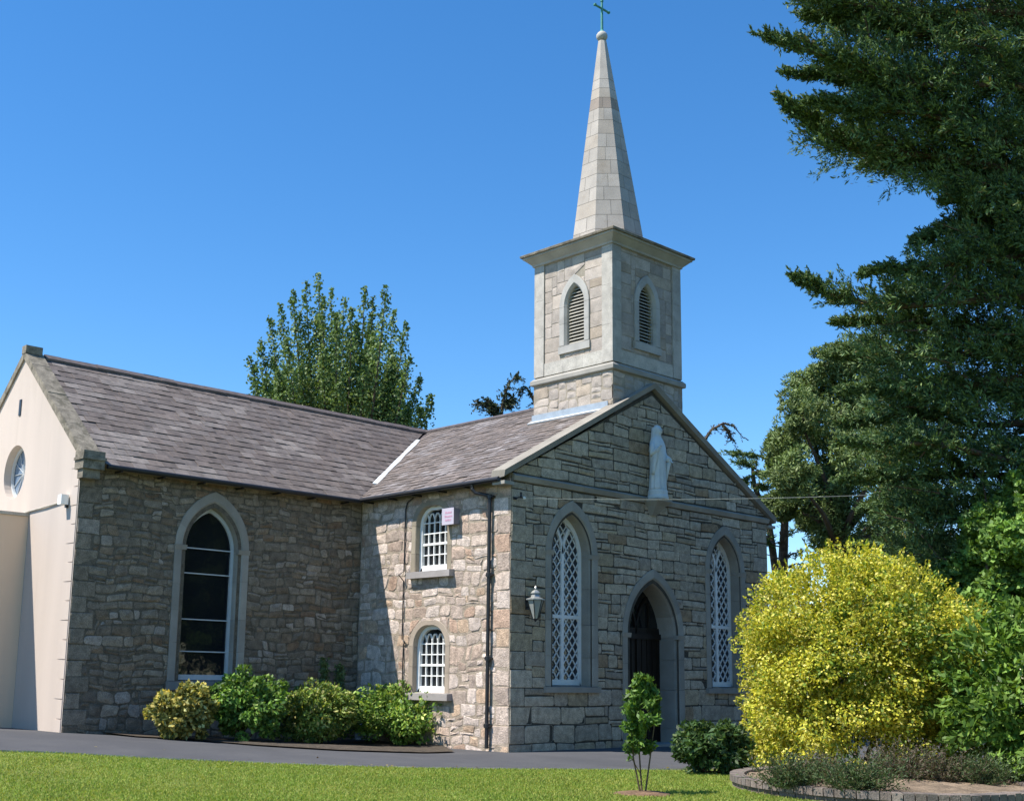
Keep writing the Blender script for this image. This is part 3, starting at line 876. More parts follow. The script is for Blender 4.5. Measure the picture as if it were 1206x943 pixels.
# ---- lattice windows of the front
def lattice_window(c, o, i):
    mb = MB(); mb.col = (0.335, 0.305, 0.255)
    band(mb, fF, o, i, 0.03, 0.34, 0.07, joints=[0, 1, 4, 8, 11, 14, 18, 21, 22], impost=True)
    # label stops at the springing
    for s in (-1, 1):
        for z in (4.45, 3.1):
            pass
    su = mb.build('lancet_window', M_ASH, church)
    mb = MB(); mb.col = (0.30, 0.275, 0.235)
    sill(mb, fF, c - 0.96, c + 0.96, 1.30, 1.44, -0.09, 0.36)
    mb.build('sill', M_ASH, su)
    ow = arch(c, 1.34, 1.47, WINZS, WINZA); inn = arch(c, 1.16, 1.60, WINZS, WINZA - 0.14)
    mb = MB()
    d0, d1 = 0.30, 0.37
    mb.grid([[fF(*p, d1) for p in ow], [fF(*p, d0) for p in ow], [fF(*p, d0) for p in inn], [fF(*p, d1) for p in inn]], False)
    bar2(mb, fF, (c - 0.6, 1.535), (c + 0.6, 1.535), 0.13, d0 - 0.01, d1)
    pol = ccw(inn)
    bar2(mb, fF, (c, 1.55), (c, WINZS + 0.05), 0.09, d0 - 0.005, d1)
    bar2(mb, fF, (c - 0.58, 3.08), (c + 0.58, 3.08), 0.085, d0 - 0.004, d1)
    h = 0.67; a_ = WINZA - WINZS; Rr = (h * h + a_ * a_) / (2 * h)
    for s in (-1, 1):       # Y tracery: the mullion parts into two arcs
        prev = None
        for k in range(12):
            t = k * 0.075
            q = (c + s * (Rr - Rr * math.cos(t)), WINZS + Rr * math.sin(t))
            if prev and inside(q, pol): bar2(mb, fF, prev, q, 0.075, d0 - 0.003, d1)
            prev = q
    dw, dh = 0.225, 0.29
    for k in range(-14, 34):
        for s in (-1, 1):
            z0 = 1.6 + k * dh
            p = (c - 0.9 * 1, z0); q = (c + 0.9, z0 + s * 1.8 * dh / dw)
            if s < 0: p = (c - 0.9, z0 + 3.0); q = (c + 0.9, z0 + 3.0 - 1.8 * dh / dw)
            r2 = cutline(p, q, pol)
            if r2: bar2(mb, fF, r2[0], r2[1], 0.023, d0 + 0.018, d0 + 0.045)
    mb.build('frame', M_WHITE, su)
    mb = MB()
    mb.poly([fF(*p, 0.352) for p in ow]); mb.build('glass', M_GLASS2, su)


lattice_window(CW1, wo[0], wi[0]); lattice_window(CW2, wo[1], wi[1])

# ---- doorway
mb = MB(); mb.col = (0.34, 0.31, 0.26)
band(mb, fF, do, di, 0.035, 0.62, 0.10, joints=[0, 1, 4, 8, 11, 14, 18, 21, 22], impost=True)
for s in (-1, 1):
    for z in (0.55, 1.35, 2.05):
        pass
ent = mb.build('entrance', M_ASH, church)
mb = MB()
mb.box((CDR - 0.95, 0.56, -0.05), (CDR + 0.95, 0.62, 2.95))
for k in range(9):
    x = CDR - 0.85 + k * 0.2125
    mb.box((x - 0.012, 0.54, -0.02), (x + 0.012, 0.561, 2.72))
mb.box((CDR - 0.94, 0.50, 2.66), (CDR + 0.94, 0.56, 2.80)); mb.box((CDR - 0.03, 0.52, 0), (CDR + 0.03, 0.56, 2.68))
door = mb.build('door', M_DOOR, ent)
mb = MB(); mb.poly([fF(*p, 0.60) for p in arch(CDR, 1.9, 2.8, 2.81, 4.06)]); mb.build('glass', M_GLASS, ent)
mb = MB()
for s in (-1, 1):
    prev = None
    for k in range(10):
        t = k * 0.13
        q = (CDR + s * (1.2 - 1.2 * math.cos(t)), 2.8 + 1.2 * math.sin(t))
        if prev and inside(q, ccw(di)): bar2(mb, fF, prev, q, 0.06, 0.555, 0.60)
        prev = q
bar2(mb, fF, (CDR - 0.5, 2.8), (CDR - 0.5, 3.6), 0.05, 0.556, 0.60); bar2(mb, fF, (CDR + 0.5, 2.8), (CDR + 0.5, 3.6), 0.05, 0.556, 0.60)
mb.build('tracery', M_DOOR, ent)
mb = MB(); mb.col = (0.3, 0.29, 0.27); mb.box((CDR - 1.25, -0.28, -0.1), (CDR + 1.25, 0.56, 0.06)); mb.build('step', M_ASH, ent)

# ---- sash windows of the side wall
def sash(o, i, zb, zs, za, col):
    mb = MB(); mb.col = col
    band(mb, fS, o, i, 0.012, 0.24, 0.02, joints=[0, 1, 6, 11, 16, 21, 22])
    su = mb.build('sash_window', M_ASH, church)
    mb = MB(); mb.col = (0.33, 0.30, 0.28)
    sill(mb, fS, SC - 0.86, SC + 0.74, zb - 0.17, zb, -0.17, 0.26)
    mb.build('sill', M_ASH, su)
    ow = arch(SC, 1.16, zb, zs, za); inn = arch(SC, 1.00, zb + 0.1, zs, za - 0.09); pol = ccw(inn)
    mb = MB(); d0, d1 = 0.17, 0.25
    mb.grid([[fS(*p, d1) for p in ow], [fS(*p, d0 - 0.04) for p in ow], [fS(*p, d0 - 0.04) for p in inn], [fS(*p, d1) for p in inn]], False)
    bar2(mb, fS, (SC - 0.5, zb + 0.085), (SC + 0.5, zb + 0.085), 0.15, d0 - 0.02, d1)
    zm = zb + 0.15; tot = zs - zb - 0.12
    rows_ = [zm + tot * f for f in (0.26, 0.52, 0.78, 1.04)]
    for k, z in enumerate(rows_):
        wdt = 0.055 if k == 1 else 0.026
        bar2(mb, fS, (SC - 0.5, z), (SC + 0.5, z), wdt, d0 - (0.012 if k == 1 else 0.0), d1 - 0.03)
    for k in (-1.5, -0.5, 0.5, 1.5):
        x = SC + k * 0.205
        r2 = cutline((x, zb + 0.15), (x, za), pol)
        if r2: bar2(mb, fS, r2[0], (x, min(r2[1][1], rows_[3] + 0.06)), 0.025, d0 + 0.002, d1 - 0.032)
    for k in range(5):       # little pointed heads crossing above the top bar
        c = SC + (k - 2) * 0.205
        for s in (-1, 1):
            prev = None
            for j in range(7):
                t = j * 0.16
                q = (c + s * (0.1025 - (0.205 - 0.205 * math.cos(t))), rows_[3] + 0.03 + 0.205 * math.sin(t) * 1.25)
                if prev and inside(q, pol): bar2(mb, fS, prev, q, 0.022, d0 + 0.004, d1 - 0.034)
                prev = q
    mb.build('frame', M_WHITE, su)
    mb = MB(); mb.poly([fS(*p, 0.225) for p in ow]); mb.build('glass', M_GLASS, su)


sash(so_up, si_up, 4.16, 5.30, 5.76, (0.30, 0.255, 0.19)); sash(so_lo, si_lo, 1.24, 2.34, 2.84, (0.33, 0.27, 0.21))

# ---- tall plain window of the transept
mb = MB(); mb.col = (0.335, 0.305, 0.26)
band(mb, fT, to, ti, 0.03, 0.28, 0.10, joints=[0, 1, 4, 8, 11, 14, 18, 21, 22], impost=True)
tw = mb.build('lancet_window', M_ASH, church)
mb = MB(); mb.col = (0.25, 0.24, 0.22); sill(mb, fT, TWC - 1.02, TWC + 1.02, 1.24, 1.44, -0.1, 0.3); mb.build('sill', M_ASH, tw)
ow = arch(TWC, 1.42, 1.46, 4.5, 5.50); inn = arch(TWC, 1.28, 1.58, 4.5, 5.40)
mb = MB()
mb.grid([[fT(*p, 0.28) for p in ow], [fT(*p, 0.20) for p in ow], [fT(*p, 0.20) for p in inn], [fT(*p, 0.28) for p in inn]], False)
bar2(mb, fT, (TWC - 0.66, 1.53), (TWC + 0.66, 1.53), 0.12, 0.19, 0.28)
for z in (4.52, 3.93, 2.86, 2.12): bar2(mb, fT, (TWC - 0.65, z), (TWC + 0.65, z), 0.026, 0.21, 0.27)
mb.build('frame', M_GREYP, tw)
mb = MB(); mb.poly([fT(*p, 0.255) for p in ow]); mb.build('glass', M_GLASS, tw)

# ---- round window of the rendered gable
mb = MB(); mb.poly([fG(p[0], p[1], 0.24) for p in circ]); rw = mb.build('round_window', M_GLASSR, church)
mb = MB()
cc = (YR + 0.10, 6.33)
mb.grid([[fG(cc[0] + (p[0] - cc[0]) * k, cc[1] + (p[1] - cc[1]) * k, d) for p in circ] for k, d in ((1.0, 0.23), (1.0, 0.17), (0.9, 0.17), (0.9, 0.23))], True)
for k in range(6):
    t = k * PI / 6
    bar2(mb, fG, (cc[0] - 0.57 * math.cos(t), cc[1] - 0.6 * math.sin(t)), (cc[0] + 0.57 * math.cos(t), cc[1] + 0.6 * math.sin(t)), 0.009, 0.215, 0.235)
mb.build('frame', M_GREYP, rw)

# ---- gutters and pipes
mb = MB(); mb.tube([(-EAV - 0.05, 0.05, 6.10), (-EAV - 0.05, YE - 0.08, 6.10)], 0.06, 10)
for k in range(6): mb.box((-EAV - 0.02, 0.3 + k * 0.95, 6.02), (-0.0, 0.34 + k * 0.95, 6.06))
mb.build('gutter', M_BLACK, church)
mb = MB(); mb.tube([(-L_ + 0.45, YE - 0.05, 6.07), (-EAV - 0.02, YE - 0.05, 6.07)], 0.055, 10)
for k in range(7): mb.box((-L_ + 0.8 + k * 1.05, YE - 0.02, 5.99), (-L_ + 0.84 + k * 1.05, YT, 6.03))
mb.build('gutter', M_BLACK, church)
mb = MB()
mb.tube([(-EAV - 0.05, 0.95, 6.05), (-EAV - 0.05, 0.95, 5.95), (-EAV + 0.0, 0.88, 5.86), (-0.11, 0.66, 5.80), (-0.09, 0.62, 5.70), (-0.09, 0.62, 0.05)], 0.045, 10)
for z in (5.72, 3.9, 2.0, 0.5):
    mb.lathe((-0.09, 0.62, z), [(0.05, 0), (0.066, 0.005), (0.066, 0.09), (0.05, 0.1)], 10)
    mb.box((-0.10, 0.52, z + 0.03), (0.0, 0.72, z + 0.07))
mb.build('downpipe', M_BLACK, church)
mb = MB()   # thin conduit beside the sash windows
mb.tube([(-0.04, 3.45, 6.02), (-0.04, 3.66, 5.93), (-0.04, 3.73, 5.75), (-0.04, 3.73, 4.2), (-0.2, 3.74, 4.1), (-0.04, 3.74, 3.96), (-0.04, 3.74, 2.52), (-0.06, 3.60, 2.46), (-0.04, 3.68, 2.40), (-0.04, 3.70, 0.9)], 0.016, 6)
mb.build('conduit', M_BLACK, church)
# wall plate timber under the eaves
mb = MB(); mb.box((-0.05, 0.35, 6.06), (0.0, YE, 6.2), (0.2, 0.17, 0.13)); mb.box((-L_ + 0.4, YT - 0.05, 6.05), (-0.02, YT, 6.2), (0.25, 0.2, 0.14))
mb.build('wall_plate', M_ASH, church)

# ---- tower
TX0, TX1, TY0, TY1 = 3.73, 6.64, 0.10, 2.92
ZL, ZC = 9.50, 12.92
fTl = lambda s, z, d: (TX0 + d, s, z)
fTf = lambda s, z, d: (s, TY0 + d, z)
fTr = lambda s, z, d: (TX1 - d, s, z)
fTb = lambda s, z, d: (s, TY1 - d, z)
TXC, TYC = (TX0 + TX1) / 2, (TY0 + TY1) / 2
mb = MB()
SZ_L = [(5, 3, 3), (6, 4, 4), (7, 4, 3), (4, 3, 3), (5, 5, 2), (4, 2, 2)]
SZ_U = [(6, 4, 2), (7, 4, 3), (8, 5, 3), (5, 5, 2), (5, 3, 2)]
faces = ((fTl, TY0, TY1, TYC - 0.0), (fTf, TX0, TX1, TXC), (fTr, TY0, TY1, TYC), (fTb, TX0, TX1, TXC))
for q, (fm, a, b, c) in enumerate(faces):
    hole = arch(c - (0.06 if q in (0, 2) else 0.0), 0.66, 10.42, 11.5, 12.06)
    sur = arch(c - (0.06 if q in (0, 2) else 0.0), 1.06, 10.22, 11.5, 12.34)
    out = [(a, 7.6), (b, 7.6), (b, ZC), (a, ZC)]
    wallface(mb, fm, out, [hole], (0.30, 0.265, 0.21), 0.05)
    wallface(mb, fm, [(a, 7.6), (b, 7.6), (b, ZL), (a, ZL)], [], (0.32, 0.275, 0.215), 0.0)
    masonry(mb, lambda s, z, d, fm=fm: fm(s, z, d + 0.0), [(a, 7.7), (b, 7.7), (b, ZL - 0.06), (a, ZL - 0.06)], [], 0.09, 0.075, SZ_L, PALE, 0.014, 0.014, 0.006, 0.012, 0.018,
            quoins=(), seed=50 + q, rnd=0.35)
    masonry(mb, lambda s, z, d, fm=fm: fm(s, z, d + 0.05), [(a + 0.36, 9.7), (b - 0.36, 9.7), (b - 0.36, ZC), (a + 0.36, ZC)], [sur], 0.09, 0.078, SZ_U, PALE, 0.006, 0.003, 0.010, 0.006, 0.004,
            quoins=(), seed=60 + q, rnd=0.12)
    # corner pilasters, plinth strip and head strip standing a little proud
    for s0_, s1_ in ((a + (0.06 if q in (0, 2) else 0.0), a + 0.36), (b - 0.36, b - (0.06 if q in (0, 2) else 0.0))):
        z = 9.7
        while z < ZC - 0.05:
            z1 = min(ZC, z + rng.uniform(0.75, 1.15)); kk = rng.uniform(0.92, 1.08); cpl = (0.42 * kk, 0.39 * kk, 0.345 * kk)
            mb.hexa([fm(s0_, z, 0.06), fm(s1_, z, 0.06), fm(s1_, z1 - 0.006, 0.06), fm(s0_, z1 - 0.006, 0.06),
                     fm(s0_, z, 0.0), fm(s1_, z, 0.0), fm(s1_, z1 - 0.006, 0.0), fm(s0_, z1 - 0.006, 0.0)], cpl)
            z = z1
    for k in range(3):
        s0_ = a + 0.365 + (b - a - 0.73) * k / 3; s1_ = a + 0.365 + (b - a - 0.73) * (k + 1) / 3 - 0.005; kk = rng.uniform(0.94, 1.08)
        mb.hexa([fm(s0_, 9.7, 0.05), fm(s1_, 9.7, 0.05), fm(s1_, 10.05, 0.05), fm(s0_, 10.05, 0.05),
                 fm(s0_, 9.7, 0.018), fm(s1_, 9.7, 0.018), fm(s1_, 10.05, 0.018), fm(s0_, 10.05, 0.018)], (0.44 * kk, 0.41 * kk, 0.36 * kk))
mb.build('tower', M_TSTONE, church)
tower = [o for o in COL.objects if o.name == 'tower'][0]
for q, (fm, a, b, c) in enumerate(faces):
    c = c - (0.06 if q in (0, 2) else 0.0)
    mb = MB(); mb.col = (0.40, 0.385, 0.355)
    band(mb, fm, arch(c, 1.06, 10.42, 11.5, 12.34), arch(c, 0.62, 10.42, 11.5, 12.04), 0.0, 0.24, 0.06, joints=[0, 1, 6, 11, 16, 21, 22])
    sill(mb, fm, c - 0.56, c + 0.56, 10.20, 10.415, -0.012, 0.24)
    z = 10.46
    pol = ccw(arch(c, 0.62, 10.42, 11.5, 12.04))
    while z < 12.0:
        r2 = cutline((c - 0.5, z), (c + 0.5, z), pol)
        if r2:
            s0_, s1_ = r2[0][0], r2[1][0]
            mb.hexa([fm(s0_, z, 0.13), fm(s1_, z, 0.13), fm(s1_, z + 0.075, 0.23), fm(s0_, z + 0.075, 0.23),
                     fm(s0_, z + 0.02, 0.13), fm(s1_, z + 0.02, 0.13), fm(s1_, z + 0.095, 0.23), fm(s0_, z + 0.095, 0.23)], (0.40, 0.37, 0.31))
        z += 0.092
    mb.build('louvred_opening', M_ASH, tower)
    mb = MB(); mb.poly([fm(*p, 0.3) for p in arch(c, 0.66, 10.3, 11.5, 12.08)]); mb.build('backing', M_DARK, tower)


def ringbox(mb, o0, o1, z0, z1, o2=None, o3=None, z2=None, col=None):
    prof = [(o0, z0), (o1, z1)] if o2 is None else [(o0, z0), (o1, z1), (o2, z2)]
    mb.grid([[(TX0 - o, TY0 - o, z), (TX1 + o, TY0 - o, z), (TX1 + o, TY1 + o, z), (TX0 - o, TY1 + o, z)] for o, z in prof], True, True, True, col)


mb = MB(); mb.col = (0.31, 0.29, 0.255)
mb.grid([[(TX0 - o, TY0 - o, z), (TX1 + o, TY0 - o, z), (TX1 + o, TY1 + o, z), (TX0 - o, TY1 + o, z)]
         for o, z in ((-0.1, 9.45), (0.06, 9.47), (0.075, 9.49), (0.075, 9.59), (0.01, 9.66), (-0.1, 9.70))], True)
mb.build('string_course', M_ASH, tower)
mb = MB(); mb.col = (0.40, 0.375, 0.33)
mb.grid([[(TX0 - o, TY0 - o, z), (TX1 + o, TY0 - o, z), (TX1 + o, TY1 + o, z), (TX0 - o, TY1 + o, z)]
         for o, z in ((-0.1, 12.86), (0.035, 12.87), (0.05, 12.92), (0.20, 13.06), (0.24, 13.08), (0.24, 13.13))], True)
mb.build('cornice', M_ASH, tower)
mb = MB(); mb.col = (0.2, 0.19, 0.17)
mb.grid([[(TX0 - o, TY0 - o, z), (TX1 + o, TY0 - o, z), (TX1 + o, TY1 + o, z), (TX0 - o, TY1 + o, z)]
         for o, z in ((0.18, 13.132), (0.29, 13.134), (0.30, 13.19), (0.27, 13.21), (-0.5, 13.30))], True, False, True)
mb.build('cap_slab', M_COPE, tower)

# spire: courses of dressed stone, eight faces
mb = MB()
z0, z1 = 13.22, 19.72
w0, w1 = 1.02, 0.115
zz = z0; k = 0
while zz < z1 - 0.05:
    hgt = (0.42 if zz < 17.3 else 0.33) * rng.uniform(0.92, 1.08)
    if zz > 18.35: hgt = z1 - zz
    ze = min(z1, zz + hgt)
    if z1 - ze < 0.15: ze = z1
    ring = []
    for z in (zz + 0.005, ze - 0.005):
        t = (z - z0) / (z1 - z0); hw = w0 + (w1 - w0) * t; rv = hw / math.cos(PI / 8)
        cx, cy = TXC - 0.085 * t, TYC + 0.085 * t
        ring.append([Vector((cx + rv * math.cos(PI / 8 + j * PI / 4), cy + rv * math.sin(PI / 8 + j * PI / 4), z)) for j in range(8)])
    band_dark = 17.25 < zz < 17.75
    for j in range(8):
        a, b, c, d = ring[0][j], ring[0][(j + 1) % 8], ring[1][(j + 1) % 8], ring[1][j]
        sp = [0, 0.5 + rng.uniform(-0.2, 0.2), 1] if (b - a).length > 0.34 and rng.random() < 0.75 else [0, 1]
        for s_, e_ in zip(sp[:-1], sp[1:]):
            kk = rng.uniform(0.90, 1.07); base = rng.choice([(0.40, 0.36, 0.315), (0.415, 0.375, 0.33), (0.395, 0.345, 0.29), (0.385, 0.35, 0.31)])
            if band_dark: base = (0.29, 0.24, 0.20)
            g0 = 0.007 if s_ > 0 else 0; g1 = 0.007 if e_ < 1 else 0
            A = a.lerp(b, s_ + g0); B = a.lerp(b, e_ - g1); C = d.lerp(c, e_ - g1); D = d.lerp(c, s_ + g0)
            mb.poly([A, B, C, D], tuple(x * kk for x in base))
    zz = ze; k += 1
# joint core just inside
rr0 = (w0 - 0.006) / math.cos(PI / 8); rr1 = (w1 - 0.004) / math.cos(PI / 8)
mb.grid([[(TXC + rr0 * math.cos(PI / 8 + j * PI / 4), TYC + rr0 * math.sin(PI / 8 + j * PI / 4), z0 - 0.05) for j in range(8)],
         [(TXC - 0.085 + rr1 * math.cos(PI / 8 + j * PI / 4), TYC + 0.085 + rr1 * math.sin(PI / 8 + j * PI / 4), z1) for j in range(8)]], True, False, True, (0.25, 0.22, 0.185))
spire = mb.build('spire', M_SPIRE, church)
mb = MB(); mb.col = (0.44, 0.42, 0.38)
bc = (TXC - 0.09, TYC + 0.09)
mb.lathe((bc[0], bc[1], 19.88), [(0.0005 + 0.165 * math.cos(t), 0.155 * math.sin(t)) for t in np.linspace(-PI / 2, PI / 2, 11)], 18)
mb.build('finial', M_SPIRE, spire, smooth=True)
mb = MB()
mb.tube([(bc[0], bc[1], 20.0), (bc[0], bc[1], 20.99)], [0.042, 0.032], 8)
mb.tube([(bc[0] - 0.29, bc[1], 20.76), (bc[0] + 0.29, bc[1], 20.76)], 0.032, 8)
for p in ((-0.30, 20.76), (0.30, 20.76), (0, 21.0)): mb.lathe((bc[0] + p[0], bc[1], p[1] - 0.05), [(0.01, 0), (0.048, 0.03), (0.048, 0.07), (0.01, 0.1)], 8)
mb.tube([(bc[0], bc[1], 19.98), (bc[0], bc[1], 20.08)], [0.09, 0.045], 10)
mb.build('cross', M_COPPER, spire)

# lead flashing where tower meets the roof
zr = 6.14 + (TX0 + EAV) * (HR - 6.14) / (XR + EAV)
mb = MB(); mb.box((TX0 - 0.035, TY0 + 0.15, zr - 0.02), (TX0 - 0.005, TY1 + 0.04, zr + 0.22)); mb.build('tower_flashing', M_LEAD, church)
mb = MB()
mb.hexa([nave_pt(0.3, nl * 0.735 - 0.12, 0.02), nave_pt(TY1 + 0.12, nl * 0.735 - 0.12, 0.02), nave_pt(TY1 + 0.12, nl * 0.735 + 0.02, 0.02), nave_pt(0.3, nl * 0.735 + 0.02, 0.02),
         nave_pt(0.3, nl * 0.735 - 0.12, 0.058), nave_pt(TY1 + 0.12, nl * 0.735 - 0.12, 0.058), nave_pt(TY1 + 0.12, nl * 0.735 + 0.02, 0.058), nave_pt(0.3, nl * 0.735 + 0.02, 0.058)])
mb.build('apron_flashing', M_LEADW, church)

# bracket for the statue
SX, SY = 5.12, -0.22
mb = MB(); mb.col = (0.31, 0.295, 0.26)
prof = [(0.07, 5.80), (0.13, 5.90), (0.20, 6.02), (0.27, 6.10), (0.30, 6.14), (0.30, 6.20)]
for (r0, z0_), (r1, z1_) in zip(prof[:-1], prof[1:]):
    a = [(SX - r0, -r0 * 1.5, z0_), (SX + r0, -r0 * 1.5, z0_), (SX + r0, 0.03, z0_), (SX - r0, 0.03, z0_)]
    b = [(SX - r1, -r1 * 1.5, z1_), (SX + r1, -r1 * 1.5, z1_), (SX + r1, 0.03, z1_), (SX - r1, 0.03, z1_)]
    mb.grid([a, b], True, True, True)
mb.build('bracket', M_ASH, church)

# ------------------------------------------------------------------ rendered annexe at the far left
YA = 8.10
ann = thing('annexe', 'plain flat roofed tan rendered block against the pink gable end', 'building', (-L_ - 3, YA, 0.4))
mb = MB()
mb.box((-L_ - 6, YA, 0.0), (-L_ - 0.003, 13.0, 5.16)); mb.build('wall', M_TAN, ann)
mb = MB(); mb.box((-L_ - 6.03, YA - 0.035, 5.163), (-L_ - 0.004, 13.0, 5.235)); mb.build('roof_coping', M_KERB, ann)

# floodlight and cable on the gable
fl = thing('floodlight', 'small white floodlight box fixed near the edge of the pink gable', 'floodlight', (-L_, 6.1, 5.3))
mb = MB(); mb.box((-L_ - 0.20, 5.98, 5.24), (-L_ - 0.03, 6.16, 5.46)); mb.build('housing', M_WHITE, fl)
mb = MB(); mb.box((-L_ - 0.06, 6.03, 5.18), (-L_ - 0.005, 6.10, 5.30)); mb.build('mount', M_BLACK, fl)
mb = MB(); mb.tube([(-L_ - 0.022, 6.16, 5.34), (-L_ - 0.03, 7.2, 5.30), (-L_ - 0.022, 8.4, 5.265), (-L_ - 0.02, 10, 5.24)], 0.018, 6)
tag(mb.build('wall_cable', M_KERB, None, (-L_, 6.2, 5.3)), 'pale cable running level across the pink gable to the floodlight', 'cable')
mb = MB()
mb.box((-L_ - 0.02, 9.05, 7.72), (-L_ - 0.003, 9.17, 8.12)); mb.build('gable_slot', M_BLACK, church)

# ------------------------------------------------------------------ statue of a veiled woman
def statue():
    t = thing('statue', 'white statue of a robed and veiled woman on the gable bracket', 'statue', (SX, SY, 6.2))
    n = 40
    def ring(z, cy, rx, ry, fold=0.0, fr=11, ph=0.0):
        out = []
        for j in range(n):
            a = 2 * PI * j / n
            k = 1 + fold * (math.sin(a * fr + ph) + 0.5 * math.sin(a * 5 + 1.3))
            out.append((SX + rx * math.cos(a) * k, SY + cy + ry * math.sin(a) * k, 6.2 + z))
        return out
    prof = [(0.24, 0.0, 0.235, 0.215, 0.08), (0.30, 0.0, 0.225, 0.205, 0.085), (0.5, 0.0, 0.21, 0.19, 0.085), (0.75, -0.005, 0.205, 0.185, 0.075),
            (0.95, -0.01, 0.21, 0.19, 0.06), (1.1, -0.01, 0.215, 0.19, 0.045), (1.25, 0.0, 0.235, 0.185, 0.02), (1.4, 0.0, 0.24, 0.17, 0.015),
            (1.5, 0.01, 0.235, 0.155, 0.01), (1.57, 0.015, 0.20, 0.135, 0.005), (1.63, 0.015, 0.135, 0.115, 0.0), (1.68, 0.01, 0.10, 0.105, 0),
            (1.74, 0.005, 0.105, 0.115, 0), (1.80, 0.0, 0.112, 0.125, 0), (1.86, 0.0, 0.108, 0.122, 0), (1.91, 0.005, 0.09, 0.10, 0), (1.945, 0.01, 0.055, 0.06, 0), (1.96, 0.01, 0.015, 0.015, 0)]
    mb = MB()
    mb.grid([ring(*p[:4], p[4], 11, p[0] * 1.2) for p in prof], True, True, True)
    # face with nose and brow, set forward inside the veil
    fx, fy, fz = SX, SY - 0.075, 6.2 + 1.785
    rings = []
    for k in range(10):
        la = -PI / 2 + PI * k / 9
        rings.append([(fx + 0.068 * math.cos(la) * math.cos(2 * PI * j / 20), fy + 0.066 * math.cos(la) * math.sin(2 * PI * j / 20), fz + 0.098 * math.sin(la)) for j in range(20)])
    mb.grid(rings, True, True, True)
    mb.grid([[(fx - 0.006, fy - 0.06, fz + 0.03), (fx + 0.006, fy - 0.06, fz + 0.03), (fx, fy - 0.05, fz + 0.03)], [(fx - 0.013, fy - 0.085, fz - 0.015), (fx + 0.013, fy - 0.085, fz - 0.015), (fx, fy - 0.05, fz - 0.02)]], True, True, True)
    for s in (-1, 1):
        mb.tube([(fx + s * 0.012, fy - 0.066, fz + 0.034), (fx + s * 0.045, fy - 0.052, fz + 0.034)], 0.007, 6)
        mb.tube([(fx + s * 0.016, fy - 0.064, fz + 0.018), (fx + s * 0.038, fy - 0.055, fz + 0.018)], 0.006, 6)
    mb.tube([(fx - 0.018, fy - 0.063, fz - 0.042), (fx, fy - 0.067, fz - 0.04), (fx + 0.018, fy - 0.063, fz - 0.042)], 0.007, 6)
    # arms: upper arm down, forearm forward, hand open; mantle hangs from the forearm
    for s in (-1, 1):
        sh = Vector((SX + s * 0.20, SY, 6.2 + 1.46)); el = Vector((SX + s * 0.25, SY - 0.03, 6.2 + 1.16))
        wr = Vector((SX + s * 0.20, SY - (0.25 if s > 0 else 0.20), 6.2 + (1.02 if s > 0 else 1.30)))
        mb.tube([sh, sh.lerp(el, 0.5), el, el.lerp(wr, 0.5), wr], [0.075, 0.078, 0.08, 0.072, 0.066], 12)
        d = (wr - el).normalized(); hp = wr + d * 0.06
        mb.tube([wr - d * 0.02, wr + d * 0.03, hp], [0.028, 0.034, 0.03], 8)
        for k in range(4):
            o = Vector((0.018 * (k - 1.5), 0, 0)); ln = (0.055, 0.065, 0.062, 0.05)[k]
            mb.tube([hp + o - d * 0.01, hp + o + d * ln * 0.5, hp + o + d * ln + Vector((0, 0, -0.012))], [0.0095, 0.009, 0.006], 6)
        th = wr + d * 0.01
        mb.tube([th, th + Vector((-s * 0.035, 0, 0.01)) + d * 0.03, th + Vector((-s * 0.04, 0, 0.008)) + d * 0.06], [0.011, 0.01, 0.006], 6)
        # hanging fold of the mantle
        rings = []
        for k in range(7):
            z = k / 6.0
            mid = Vector((SX + s * 0.215, SY - 0.02 - (0.15 if s > 0 else 0.08) * (1 - z) ** 0.8, wr.z - 0.04 - 0.62 * z))
            hw = 0.10 * (1 - 0.55 * z)
            rings.append([(mid.x + 0.035 * math.cos(2 * PI * j / 12), mid.y + hw * math.sin(2 * PI * j / 12), mid.z) for j in range(12)])
        mb.grid(rings, True, True, True)
    # veil falling over the shoulders
    rings = []
    for k in range(9):
        z = k / 8.0
        rings.append([(SX + (0.112 + 0.12 * z ** 1.6) * math.cos(a), SY + 0.035 + (0.125 + 0.06 * z) * math.sin(a), 6.2 + 1.88 - 0.62 * z) for a in np.linspace(-0.25, PI + 0.25, 16)])
    inner = [[(SX + (p[0] - SX) * 0.9, SY + (p[1] - SY) * 0.9, p[2]) for p in r_] for r_ in rings]
    mb.grid([rings[k] + inner[k][::-1] for k in range(9)], True, True, True)
    mb.build('robed_figure', M_STATUE, t, smooth=True)
    mb = MB()
    mb.lathe((SX, SY + 0.0, 6.203), [(0.27, 0), (0.275, 0.015), (0.275, 0.07), (0.255, 0.10), (0.255, 0.20), (0.245, 0.235), (0.2, 0.245)], 24)
    mb.build('plinth', M_STATUE, t)


statue()

# ------------------------------------------------------------------ wall lantern
LX, LZ = 0.52, 3.28
lan = thing('wall_lantern', 'tapered glass lantern on an iron bracket beside the front lattice window', 'lantern', (LX, 0, LZ))
LY = -0.30
mb = MB()
mb.box((LX - 0.05, -0.05, LZ - 0.12), (LX + 0.05, -0.012, LZ + 0.16)); mb.tube([(LX, -0.03, LZ - 0.05), (LX, -0.14, LZ - 0.10), (LX, -0.26, LZ - 0.30), (LX, LY, LZ - 0.33)], 0.014, 8)
mb.tube([(LX, -0.03, LZ + 0.08), (LX, LY + 0.13, LZ + 0.09)], 0.012, 8)
mb.build('bracket', M_BLACK, lan)
mb = MB()
def sq(r_, z): return [(LX + r_ * math.cos(PI / 6 + k * PI / 3), LY + r_ * math.sin(PI / 6 + k * PI / 3), LZ + z) for k in range(6)]
mb.grid([sq(0.06, -0.33), sq(0.185, 0.08)], True, True, True); glz = mb.build('pane', M_LGLASS, lan)
mb = MB()
